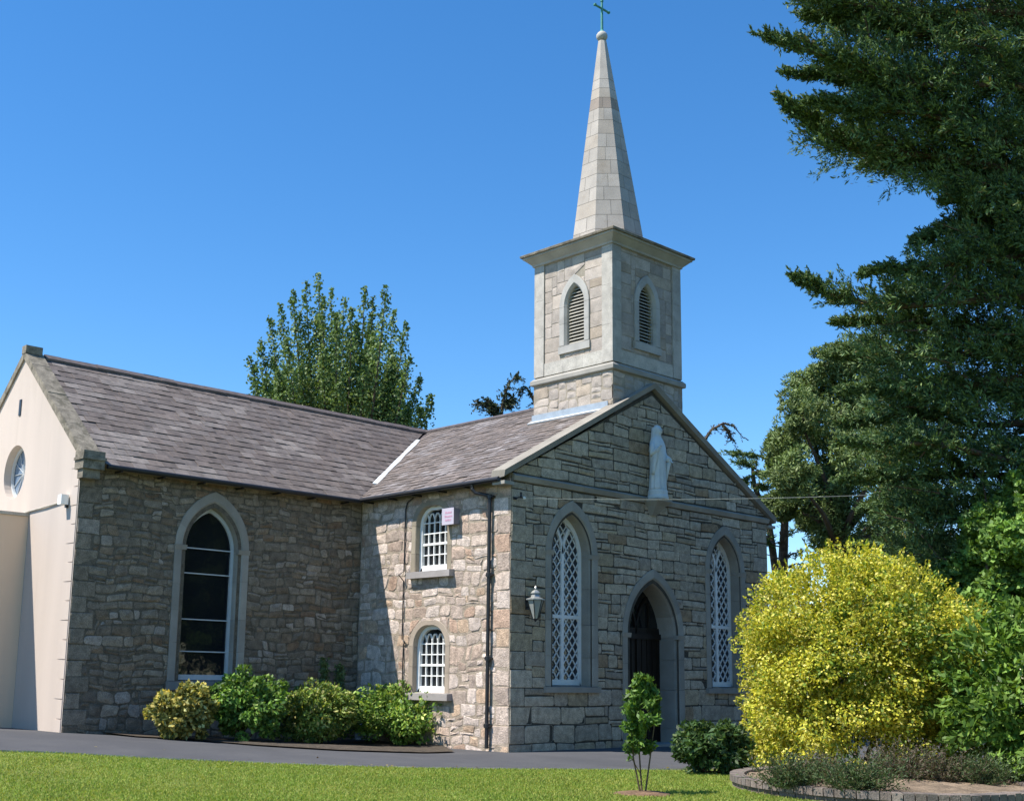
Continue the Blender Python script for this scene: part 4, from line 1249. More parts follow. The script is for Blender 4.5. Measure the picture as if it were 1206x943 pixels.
for a, b in zip(sq(0.066, -0.34), sq(0.192, 0.085)): mb.tube([a, b], 0.010, 6)
mb.tube([Vector((LX, LY, LZ - 0.40)), Vector((LX, LY, LZ - 0.33))], [0.01, 0.055], 8)
mb.build('cage', M_BLACK, lan)
mb = MB()
mb.grid([sq(0.20, 0.08), sq(0.225, 0.09), sq(0.225, 0.115), sq(0.12, 0.15), sq(0.085, 0.23), sq(0.115, 0.235), sq(0.115, 0.255), sq(0.07, 0.30), sq(0.02, 0.33)], True, True, True)
mb.lathe((LX, LY, LZ + 0.32), [(0.012, 0), (0.03, 0.025), (0.03, 0.05), (0.008, 0.09)], 10)
mb.build('cap', M_METAL, lan)

# ------------------------------------------------------------------ alarm box
al = thing('alarm_box', 'lilac white alarm box with faded red lettering beside the upper sash window', 'alarm box', (0, 1.95, 5.25))
mb = MB(); mb.box((-0.20, 1.74, 5.22), (-0.005, 2.14, 5.60)); mb.build('housing', M_BOXG, al)
mb = MB(); mb.box((-0.212, 1.73, 5.21), (-0.201, 2.15, 5.61)); mb.build('cover', M_BOX, al)
for z, a, b in ((5.50, 1.80, 2.03), (5.41, 1.78, 2.05), (5.32, 1.82, 2.03)):
    mb = MB()
    y = b
    while y > a:
        w = rng.uniform(0.025, 0.045); mb.box((-0.2165, max(a, y - w), z - 0.022), (-0.213, y, z + rng.uniform(0.012, 0.03))); y -= w + 0.012
    mb.build('faded_lettering', M_RED, al)

# ------------------------------------------------------------------ overhead cable and its wall bracket
cab = thing('overhead_cable', 'thin grey overhead cable from the church corner across to the trees', 'cable', (0.28, -0.1, 5.68))
mb = MB()
A = Vector((0.30, -0.16, 5.70)); B = Vector(at(1318, 566, 24.7))
pts = [A.lerp(B, k / 24) + Vector((0, 0, -0.16 * 4 * (k / 24) * (1 - k / 24))) for k in range(25)]
mb.tube(pts, 0.007, 5); mb.build('wire', M_METAL, cab)
mb = MB(); mb.box((0.04, -0.05, 5.66), (0.14, -0.015, 5.72)); mb.tube([(0.1, -0.03, 5.69), (0.1, -0.16, 5.70), (0.22, -0.16, 5.70)], 0.014, 6)
mb.lathe((0.16, -0.16, 5.70), [(0.02, 0), (0.03, 0.03), (0.02, 0.08), (0.028, 0.1), (0.01, 0.13)], 8)
mb.build('bracket', M_BLACK, cab)
mb = MB(); mb.tube([(0.22, -0.16, 5.70), (0.25, -0.16, 5.70), (0.28, -0.16, 5.70), (0.31, -0.16, 5.70)], [0.02, 0.035, 0.035, 0.015], 10); mb.build('insulator', M_WHITE, cab)

# ================================================================== plants
def unit(v): return v / np.maximum(np.linalg.norm(v, axis=-1, keepdims=True), 1e-9)


def leaves(mb, pos, axis, nrm_, Ln, Wd, col):
    """one four-cornered leaf per row: axis = way it points, nrm_ = way it faces"""
    axis = unit(axis); side = unit(np.cross(axis, nrm_))
    Ln = np.asarray(Ln)[:, None]; Wd = np.asarray(Wd)[:, None]
    b = pos - axis * Ln * 0.5; t = pos + axis * Ln * 0.5
    m_ = pos + axis * Ln * 0.08
    V = np.stack([b, m_ + side * Wd * 0.5, t, m_ - side * Wd * 0.5], 1)
    mb.quads(V, col)


def palette(n, pal, jit=0.18, r_=None):
    r_ = r_ or nr
    P = np.array([p[0] for p in pal]); w = np.array([p[1] for p in pal], float); w /= w.sum()
    c = P[r_.choice(len(P), n, p=w)]
    return c * r_.uniform(1 - jit, 1 + jit, (n, 1))


def lumps(c, rad, k, r0=0.28, shell=(0.45, 0.95), zmin=-1.0, r_=None, pow_=1.0):
    r_ = r_ or nr
    d = unit(r_.normal(size=(k * 3, 3))); d = d[d[:, 2] > zmin][:k]
    f = r_.uniform(shell[0], shell[1], len(d))
    C = np.array(c) + d * np.array(rad) * f[:, None]
    return C, np.full(len(d), r0) * np.mean(rad) * r_.uniform(0.7, 1.25, len(d)), d


def bushleaf(mb, C, rr, per, Ln, Wd, pal, up=0.5, jit=0.18, lumpvar=0.2, ctr=None, r_=None, sq_=0.8):
    """leaves over the surfaces of many small clumps"""
    r_ = r_ or nr
    n = len(C) * per
    idx = np.repeat(np.arange(len(C)), per)
    d = unit(r_.normal(size=(n, 3)))
    rad = rr[idx] * r_.uniform(0.35, 1.0, n) ** 0.5
    pos = C[idx] + d * rad[:, None] * np.array([1, 1, sq_])
    out = d.copy()
    if ctr is not None: out = unit(d * 0.6 + unit(C[idx] - np.array(ctr)) * 0.9)
    axis = unit(out * 0.7 + r_.normal(size=(n, 3)) * 0.6)
    nm = unit(out * 0.8 + np.array([0, 0, up]) + r_.normal(size=(n, 3)) * 0.45)
    col = palette(n, pal, jit, r_) * (1 + lumpvar * r_.uniform(-1, 1, len(C)))[idx][:, None]
    s = r_.uniform(0.7, 1.25, n)
    leaves(mb, pos, axis, nm, Ln * s, Wd * s, np.clip(col, 0, 1))


def shrub(name, label, cat, base, ctr, rad, k, per, Ln, Wd, pal, group=None, r0=0.3, leaf=None, stems=5, up=0.5, seed=1, zmin=-0.9, shell=(0.4, 0.95), lv=0.2, extra=None):
    r_ = np.random.default_rng(seed)
    t = thing(name, label, cat, tuple(base), group)
    mb = MB()
    C, rr, d = lumps(ctr, rad, k, r0, shell, zmin, r_)
    keep = C[:, 2] - rr * 0.6 > base[2] - 0.05
    C, rr = C[keep], rr[keep]
    bushleaf(mb, C, rr, per, Ln, Wd, pal, up, lumpvar=lv, ctr=ctr, r_=r_)
    if extra: extra(mb, r_)
    mb.build('foliage', leaf or M_LEAF, t)
    mb = MB()
    for q in range(stems):
        a = C[r_.integers(len(C))]
        b0 = np.array(base) + np.array([r_.uniform(-0.15, 0.15), r_.uniform(-0.15, 0.15), -0.03])
        mid = b0 * 0.45 + a * 0.55 + r_.normal(size=3) * 0.05; mid[2] = b0[2] * 0.5 + a[2] * 0.5
        mb.tube([b0, mid, a], [0.025, 0.018, 0.008], 6)
    mb.build('stem', M_TWIG, t)
    return t


# --- raised planting bed with brick coping
def on_level(px, py, z):
    d = FW + RT * (px - PPX) / FPX - UP * (py - PPY) / FPX
    return CAM + d * ((z - CAM[2]) / d[2])


pL, pF, pR_ = on_level(869, 919, 0.15)[:2], on_level(1010, 943, 0.12)[:2], on_level(1200, 922, 0.15)[:2]
bc_ = (pL + pR_) / 2
BX = (pR_ - pL) / 2; BXL = np.linalg.norm(BX); bex = BX / BXL; bey = np.array([-bex[1], bex[0]])
BYL = abs((pF - bc_) @ bey)
def bedpt(t, k=1.0):
    # oval measured from its left, front and right ends
    return bc_ + bex * BXL * k * math.cos(t) + bey * BYL * k * math.sin(t)
bed = thing('raised_bed', 'oval raised bed edged with grey brown brick coping, planted with heathers', 'planting bed', (bc_[0], bc_[1], 0))
mb = MB(); nb = 96
for k in range(nb):
    t0 = 2 * PI * k / nb; t1 = 2 * PI * (k + 0.9) / nb
    kk = rng.uniform(0.8, 1.2); c = rng.choice([(0.17, 0.135, 0.115), (0.155, 0.13, 0.115), (0.19, 0.155, 0.13)]); c = tuple(x * kk for x in c)
    dz = rng.gauss(0, 0.004)
    P = [bedpt(t0, 1.0), bedpt(t1, 1.0), bedpt(t1, 0.90), bedpt(t0, 0.90)]
    mb.hexa([(*p, 0.11) for p in P] + [(*p, 0.205 + dz) for p in P], c)
for q, (z0_, z1_) in enumerate(((0.0, 0.052), (0.056, 0.108))):
    for k in range(48):
        o = 0.5 * q
        t0 = 2 * PI * (k + o) / 48; t1 = 2 * PI * (k + o + 0.95) / 48
        kk = rng.uniform(0.75, 1.15); c = (0.17 * kk, 0.135 * kk, 0.115 * kk)
        P = [bedpt(t0, 0.985), bedpt(t1, 0.985), bedpt(t1, 0.90), bedpt(t0, 0.90)]
        mb.hexa([(*p, z0_) for p in P] + [(*p, z1_) for p in P], c)
mb.grid([[(*bedpt(2 * PI * k / 64, f), z) for k in range(64)] for f, z in ((0.975, 0.0), (0.975, 0.19), (0.905, 0.19))], True, col=(0.30, 0.27, 0.23))
mb.build('brick_coping', M_BRICK, bed)
mb = MB()
rings = []
for f in np.linspace(0.92, 0.02, 14):
    rings.append([(*bedpt(2 * PI * k / 64, f), 0.165 + 0.05 * (1 - f) + 0.012 * math.sin(k * 1.7 + f * 23)) for k in range(64)])
mb.grid(rings, True, False, True); mb.build('soil', M_SOIL, bed, smooth=True)

# --- golden shrub
GD = 21.5
GC = at(1008, 772, GD); GB = np.array([GC[0], GC[1], 0.1])
GOLD = [((0.55, 0.50, 0.05), 5), ((0.47, 0.46, 0.05), 4), ((0.66, 0.58, 0.13), 3), ((0.34, 0.37, 0.04), 3.5), ((0.17, 0.25, 0.03), 3)]
GREEN_IN = [((0.12, 0.20, 0.025), 4), ((0.20, 0.27, 0.03), 3), ((0.36, 0.37, 0.05), 1.5)]
def gold_extra(mb, r_):
    # upright feathery shoots along the crown
    n = 240
    d = unit(r_.normal(size=(n * 4, 3))); d = d[d[:, 2] > 0.05][:n]
    root = GC + d * np.array([2.0, 2.0, 1.85]) * 0.92
    dirs = unit(d * 0.8 + np.array([0, 0, 0.75]) + r_.normal(size=d.shape) * 0.2)
    ln = r_.uniform(0.2, 0.45, len(d))
    for k in range(18):
        t = k / 17.0
        p = root + dirs * (ln * t)[:, None] + r_.normal(size=d.shape) * 0.03 * (1.2 - t)
        ax_ = unit(dirs * 0.7 + r_.normal(size=d.shape) * 0.6)
        leaves(mb, p, ax_, unit(d + r_.normal(size=d.shape) * 0.6), np.full(len(d), 0.07), np.full(len(d), 0.042), palette(len(d), GOLD, 0.2, r_))
    # skirt of low growth down to the bed
    a = r_.uniform(0, 2 * PI, 230); f = r_.uniform(0.72, 1.0, 230)
    C = np.stack([GC[0] + 1.95 * f * np.cos(a), GC[1] + 1.95 * f * np.sin(a), r_.uniform(0.2, 2.1, 230)], -1)
    bushleaf(mb, C, r_.uniform(0.2, 0.34, 230), 150, 0.068, 0.04, GOLD, 0.5, lumpvar=0.25, ctr=GC, r_=r_)
    # greener growth in the middle and on the right
    C, rr, dd = lumps(GC + RT * 0.45 + UP * 0.05 - FW * 0.62, (1.4, 1.5, 1.25), 150, 0.19, (0.6, 1.1), -0.8, r_)
    bushleaf(mb, C, rr, 110, 0.085, 0.045, GREEN_IN, 0.5, ctr=GC, r_=r_)
    C, rr, dd = lumps(GC + RT * 1.75 + UP * (-0.3), (0.95, 0.9, 1.35), 90, 0.24, (0.4, 1.0), -0.9, r_)
    bushleaf(mb, C, rr, 110, 0.08, 0.045, GOLD + GREEN_IN, 0.5, ctr=GC, r_=r_)
shrub('golden_shrub', 'large round yellow leaved shrub standing behind the raised bed', 'shrub', GB, GC, (2.10, 2.0, 1.88), 350, 200, 0.068, 0.04, GOLD,
      r0=0.15, leaf=M_GOLD, stems=8, seed=5, shell=(0.6, 1.0), extra=gold_extra, lv=0.3, zmin=-0.95)

# --- laurel at the right edge
LAUR = [((0.11, 0.20, 0.03), 4), ((0.155, 0.26, 0.045), 4), ((0.21, 0.31, 0.065), 2), ((0.06, 0.12, 0.02), 3)]
LC = at(1222, 822, 18.8)
shrub('laurel_shrub', 'broad glossy green laurel shrub beside the yellow shrub', 'shrub', (LC[0], LC[1], 0.0), LC, (1.45, 1.45, 1.55), 210, 60, 0.15, 0.062, LAUR, r0=0.2, seed=8, shell=(0.5, 1.0), lv=0.2)
LC2 = at(1290, 830, 20.5)
shrub('laurel_shrub', 'second laurel bush behind the first, cut by the right edge', 'shrub', (LC2[0], LC2[1], 0.0), LC2, (1.6, 1.6, 1.7), 140, 50, 0.15, 0.062, LAUR, r0=0.2, seed=9, shell=(0.5, 1.0))

# --- low shrub on the lawn edge near the door
p = on_ground(838, 913); c = p + np.array([0, 0, 0.44])
shrub('laurel_shrub', 'low dark leafy shrub on the lawn edge before the doorway', 'shrub', p, c, (0.68, 0.68, 0.47), 85, 70, 0.13, 0.05, [((0.05, 0.10, 0.03), 4), ((0.08, 0.14, 0.04), 3), ((0.03, 0.06, 0.02), 3), ((0.13, 0.17, 0.06), 1)], r0=0.26, seed=14, shell=(0.5, 1.0))

# --- foundation shrubs under the transept wall
FS = [(180, 257, 808, 1.25, 'bronze and yellow variegated low shrub below the tall shaded window, leftmost of the row', [((0.522, 0.420, 0.102), 4), ((0.232, 0.232, 0.058), 4), ((0.102, 0.123, 0.036), 4), ((0.600, 0.600, 0.232), 2)], 0.12, 0.062, 80),
      (250, 336, 794, 1.35, 'rounded dark green glossy shrub under the right edge of the tall window', [((0.131, 0.246, 0.043), 4), ((0.203, 0.348, 0.065), 3), ((0.065, 0.131, 0.029), 4), ((0.377, 0.478, 0.131), 1)], 0.12, 0.06, 85),
      (326, 418, 808, 1.35, 'loose green shrub with yellowish tips in front of the tall climbing stems', [((0.174, 0.261, 0.051), 4), ((0.319, 0.377, 0.087), 3), ((0.087, 0.145, 0.029), 4), ((0.551, 0.507, 0.189), 1)], 0.11, 0.05, 90),
      (404, 528, 812, 1.50, 'spreading green shrub in the corner below the lower sash window', [((0.160, 0.275, 0.043), 4), ((0.275, 0.392, 0.072), 3), ((0.072, 0.145, 0.026), 4), ((0.493, 0.536, 0.145), 1)], 0.12, 0.058, 110)]
for k, (xa, xb, yt_, off, lab, pal, ln, wd, nl_) in enumerate(FS):
    off += 0.5; nl_ = int(nl_ * 1.5)
    d = FW + RT * ((xa + xb) / 2 - PPX) / FPX - UP * (yt_ - PPY) / FPX
    q = CAM + d * ((YT - off - CAM[1]) / d[1]); dep_ = (q - CAM) @ FW
    g_ = float(gz(q[0], q[1])); rx = (xb - xa) / 2 / FPX * dep_ * 1.12; rz = (q[2] - g_) / 2 * 1.12
    p = np.array([q[0], q[1], g_]); c = p + np.array([0, 0, rz * 0.97])
    ry = min(rx * 0.95, off - 0.1)
    t = shrub('border_shrub', lab, 'shrub', p, c, (rx, ry, rz), nl_, 75, ln, wd, pal, group='shrubs along the foot of the shaded wall', r0=0.22, seed=20 + k, shell=(0.45, 0.97), lv=0.3)
# climbing stems behind them
for k, (x0, y0, hx, lab) in enumerate(((385, 848, (383, 775), 'tall thin leafy stem against the shaded wall, left of a pair'), (404, 850, (404, 783), 'tall thin leafy stem against the shaded wall, right of a pair'))):
    d = FW + RT * (x0 - PPX) / FPX - UP * (hx[1] - PPY) / FPX
    b0 = CAM + d * ((YT - 0.7 - CAM[1]) / d[1]); zt_ = b0[2]; b0[2] = 0.0; top = b0 + np.array([-0.02, 0.1, zt_])
    t = thing('climbing_plant', lab, 'plant', tuple(b0), 'tall stems behind the border shrubs')
    mb = MB(); n = 800; f = nr.uniform(0.3, 1.0, n)
    pos = b0 + (top - b0) * f[:, None] + nr.normal(size=(n, 3)) * np.array([0.11, 0.08, 0.06]) * (1.15 - 0.7 * f)[:, None]
    leaves(mb, pos, nr.normal(size=(n, 3)), unit(nr.normal(size=(n, 3)) * 0.6 + np.array([-0.3, -0.5, 0.5])), np.full(n, 0.09), np.full(n, 0.05), palette(n, [((0.11, 0.17, 0.06), 3), ((0.17, 0.23, 0.09), 2), ((0.08, 0.11, 0.045), 2)]))
    mb.build('foliage', M_LEAF, t)
    mb = MB(); mb.tube([b0, (b0 + top) / 2 + np.array([0.03, 0, 0]), top], [0.018, 0.014, 0.006], 6); mb.build('stem', M_TWIG, t)

# bed of soil along the shaded wall under the shrubs
mb = MB()
ring = [on_ground(*q) for q in ((160, 868), (215, 871), (300, 878), (400, 884), (500, 887), (535, 886))]
top = [(q[0], q[1], gz(q[0], q[1]) + 0.03) for q in ring]
back = [(x, min(YT + 0.0, YT), float(gz(x, YT)) + 0.05) for x in np.linspace(ring[0][0], -0.02, 5)] + [(0.0, 2.2, 0.05)]
mb.poly(top + back[::-1]); tag(mb.build('soil_border', M_DSOIL), kind='structure')

# --- sapling
sp_ = on_ground(757, 938)
t = thing('sapling', 'young laurel sapling with three bare stems on the lawn', 'sapling', tuple(sp_))
mb = MB(); 
tops = []
for k, (dx, dy, h) in enumerate(((-0.09, 0.03, 1.05), (0.02, 0.05, 1.15), (0.10, -0.04, 1.1))):
    a = sp_ + np.array([dx * 0.25, dy * 0.25, -0.02]); b = sp_ + np.array([dx * 2.0, dy * 2, h]); m_ = (a + b) / 2 + np.array([dx * 0.3, 0.02, 0])
    mb.tube([a, m_, b], [0.014, 0.011, 0.006], 7); tops.append((m_, b))
mb.tube([sp_ + np.array([-0.02, 0.01, 0.3]), sp_ + np.array([-0.14, 0.06, 0.5]), sp_ + np.array([-0.2, 0.1, 0.62])], [0.006, 0.005, 0.003], 6)
mb.build('stem', M_TWIG, t)
mb = MB()
C = []; 
for k in range(46):
    f = nr.uniform(0, 1); a = nr.uniform(0, 2 * PI); wv = 0.30 * (math.sin(PI * min(1, 0.18 + 0.8 * f)) ** 0.8)
    C.append(sp_ + np.array([wv * nr.uniform(0.1, 1) * math.cos(a), wv * nr.uniform(0.1, 1) * math.sin(a), 0.62 + 1.05 * f]))
C = np.array(C)
bushleaf(mb, C, np.full(len(C), 0.09), 40, 0.115, 0.045, [((0.09, 0.18, 0.03), 4), ((0.14, 0.24, 0.045), 3), ((0.06, 0.12, 0.025), 3), ((0.2, 0.3, 0.06), 1)], 0.7, ctr=sp_ + np.array([0, 0, 0.8]))
C2 = np.array([sp_ + np.array([-0.2, 0.1, 0.62]), sp_ + np.array([-0.16, 0.07, 0.52]), sp_ + np.array([-0.22, 0.11, 0.70])])
bushleaf(mb, C2, np.full(3, 0.06), 12, 0.09, 0.035, [((0.06, 0.12, 0.025), 4), ((0.10, 0.17, 0.035), 3)], 0.7)
mb.build('foliage', M_LEAF, t)
mb = MB()
mb.grid([[(sp_[0] + r_ * math.cos(a) * (1 + 0.08 * math.sin(3 * a)), sp_[1] + r_ * math.sin(a) * (1 + 0.08 * math.sin(3 * a)), sp_[2] + z) for a in np.linspace(0, 2 * PI, 36, endpoint=False)] for r_, z in ((0.42, 0.03), (0.37, 0.06), (0.2, 0.07), (0.02, 0.08))], True, False, True)
tag(mb.build('mulch_patch', M_MULCH), kind='structure')

# --- heathers in the bed
for k, (px, py, w, h, col, lab) in enumerate(((932, 925, 0.40, 0.36, 0, 'dark heather at the left end of the raised bed'), (1012, 930, 0.46, 0.40, 0, 'deep green heather at the front of the raised bed'),
                                              (1062, 917, 0.42, 0.46, 1, 'brownish upright heather below the yellow shrub'), (1108, 919, 0.45, 0.34, 1, 'grey brown sprawling heather right of the upright one'), (1158, 921, 0.42, 0.34, 0, 'green heather at the right end of the raised bed'),
                                              (972, 920, 0.3, 0.3, 1, 'small faded heather between two darker green ones'))):
    d = FW + RT * (px - PPX) / FPX - UP * (py - PPY) / FPX; tt = (0.19 - CAM[2]) / d[2]; b0 = CAM + d * tt
    w *= 1.35; h *= 1.5
    t = thing('heather', lab, 'heather', tuple(b0), 'heathers in the raised bed')
    r_ = np.random.default_rng(60 + k); n = 260
    mb = MB(); ms = MB()
    dirs = unit(np.stack([r_.normal(size=n) * 0.75, r_.normal(size=n) * 0.75, r_.uniform(0.35, 1.1, n)], -1))
    ln = r_.uniform(0.55, 1.0, n) * h * 1.15
    root = b0 + np.stack([r_.normal(size=n) * w * 0.25, r_.normal(size=n) * w * 0.25, np.zeros(n)], -1)
    pal = [((0.05, 0.085, 0.03), 4), ((0.08, 0.115, 0.04), 3), ((0.12, 0.10, 0.05), 1)] if col == 0 else [((0.10, 0.085, 0.05), 4), ((0.14, 0.105, 0.075), 3), ((0.06, 0.085, 0.03), 3)]
    for j in range(22):
        f = j / 21.0
        p_ = root + dirs * (ln * f)[:, None] + r_.normal(size=(n, 3)) * 0.014
        p_[:, 2] -= 0.10 * f * f * h
        leaves(mb, p_, unit(dirs + r_.normal(size=(n, 3)) * 0.7), r_.normal(size=(n, 3)), np.full(n, 0.055), np.full(n, 0.016), palette(n, pal, 0.25, r_))
    mb.build('foliage', M_NEEDLE, t)
    for j in range(0, n, 4):
        ms.tube([root[j], root[j] + dirs[j] * ln[j] * 0.8], [0.005, 0.002], 4)
    ms.build('stem', M_TWIG, t)

# ------------------------------------------------------------------ trees
def plume_tree():
    D = 47.0
    base = at(398, 700, D); base[2] = 0.0
    t = thing('poplar_tree', 'tall bushy poplar rising in upright plumes behind the left roof', 'tree', tuple(base))
    mt, mc = MB(), MB()
    r_ = np.random.default_rng(3)
    fork = at(398, 600, D)
    mt.tube([base, (base + fork) / 2 + np.array([0.1, 0, 0]), fork], [0.42, 0.36, 0.28], 10)
    tips = [(375, 322), (345, 342), (360, 332), (318, 375), (330, 358), (295, 420), (300, 452), (306, 400), (390, 340), (405, 352), (430, 338), (455, 337), (440, 350), (465, 365), (478, 380), (482, 420), (494, 444), (508, 466), (497, 480), (415, 362), (352, 365), (380, 350), (420, 380), (448, 392), (462, 410), (338, 400), (322, 420), (312, 446), (372, 375), (395, 390), (476, 448), (355, 430), (430, 430), (405, 440), (460, 470), (330, 470), (480, 490), (380, 460)]
    pal = [((0.12, 0.19, 0.055), 4), ((0.16, 0.24, 0.08), 4), ((0.25, 0.32, 0.14), 2), ((0.075, 0.125, 0.04), 3)]
    for q in range(46):
        a_ = r_.uniform(-1, 1); px = 400 + 88 * a_; tips.append((px, 350 + 95 * abs(a_) ** 1.5 + r_.uniform(0, 120) * (1 - 0.5 * abs(a_))))
    for k, (px, py) in enumerate(tips):
        tip = at(px, py, D + r_.uniform(-2.6, 2.6))
        root = at(398 + (px - 398) * 0.35, 610, D + r_.uniform(-1, 1))
        mid = root * 0.5 + tip * 0.5 + np.array([0, 0, -0.4]) + (tip - fork) * np.array([0.12, 0.12, 0])
        n = 1150
        f = r_.uniform(0.05, 1, n) ** 0.85
        P = (1 - f)[:, None] ** 2 * root + (2 * f * (1 - f))[:, None] * mid + (f ** 2)[:, None] * tip
        sp = 0.60 * (1 - f) ** 0.7 + 0.085
        bunch = np.floor(f * 22 + r_.uniform(-0.3, 0.3, n)); off = np.stack([np.sin(bunch * 2.4 + k), np.cos(bunch * 2.4 + k), np.zeros(n)], -1)
        P = P + off * (sp * 0.40)[:, None] + r_.normal(size=(n, 3)) * (sp * 0.52)[:, None]
        leaves(mc, P, unit(r_.normal(size=(n, 3)) + np.array([0, 0, 0.3])), r_.normal(size=(n, 3)) + np.array([-0.5, -0.2, 0.4]), r_.uniform(0.10, 0.17, n), r_.uniform(0.07, 0.11, n), palette(n, pal, 0.25, r_))
        pts = [tuple((1 - q) ** 2 * root + 2 * q * (1 - q) * mid + q * q * tip) for q in np.linspace(0, 0.96, 7)]
        mt.tube([fork] + pts, [0.12] + list(np.linspace(0.09, 0.008, 7)), 6)
    mt.build('trunk', M_BARK, t); mc.build('crown', M_LEAF, t)


plume_tree()


def sprays(mc, mt, p0, dirs, ln, per, Ln, Wd, pal, r_, droop=0.15, spread=0.5, taper=0.75):
    """needle sprays along many twigs at once: p0 (n,3) starts, dirs (n,3), ln (n)"""
    n = len(p0)
    for j in range(per):
        f = (j + r_.uniform(0, 1, n)) / per
        p = p0 + dirs * (ln * f)[:, None]; p[:, 2] -= droop * ln * f * f
        wd = 0.20 * ln * (1 - taper * f)
        p = p + r_.normal(size=(n, 3)) * (wd * 0.5)[:, None]
        ax_ = unit(dirs + r_.normal(size=(n, 3)) * spread)
        s = r_.uniform(0.7, 1.3, n)
        leaves(mc, p, ax_, r_.normal(size=(n, 3)) * 0.75 + np.array([-0.55, 0.2, 0.8]), Ln * s, Wd * s, palette(n, pal, 0.25, r_))


CYP = [((0.085, 0.145, 0.055), 5), ((0.12, 0.19, 0.07), 4), ((0.18, 0.245, 0.09), 2.5), ((0.055, 0.10, 0.042), 3), ((0.20, 0.14, 0.05), 0.3)]


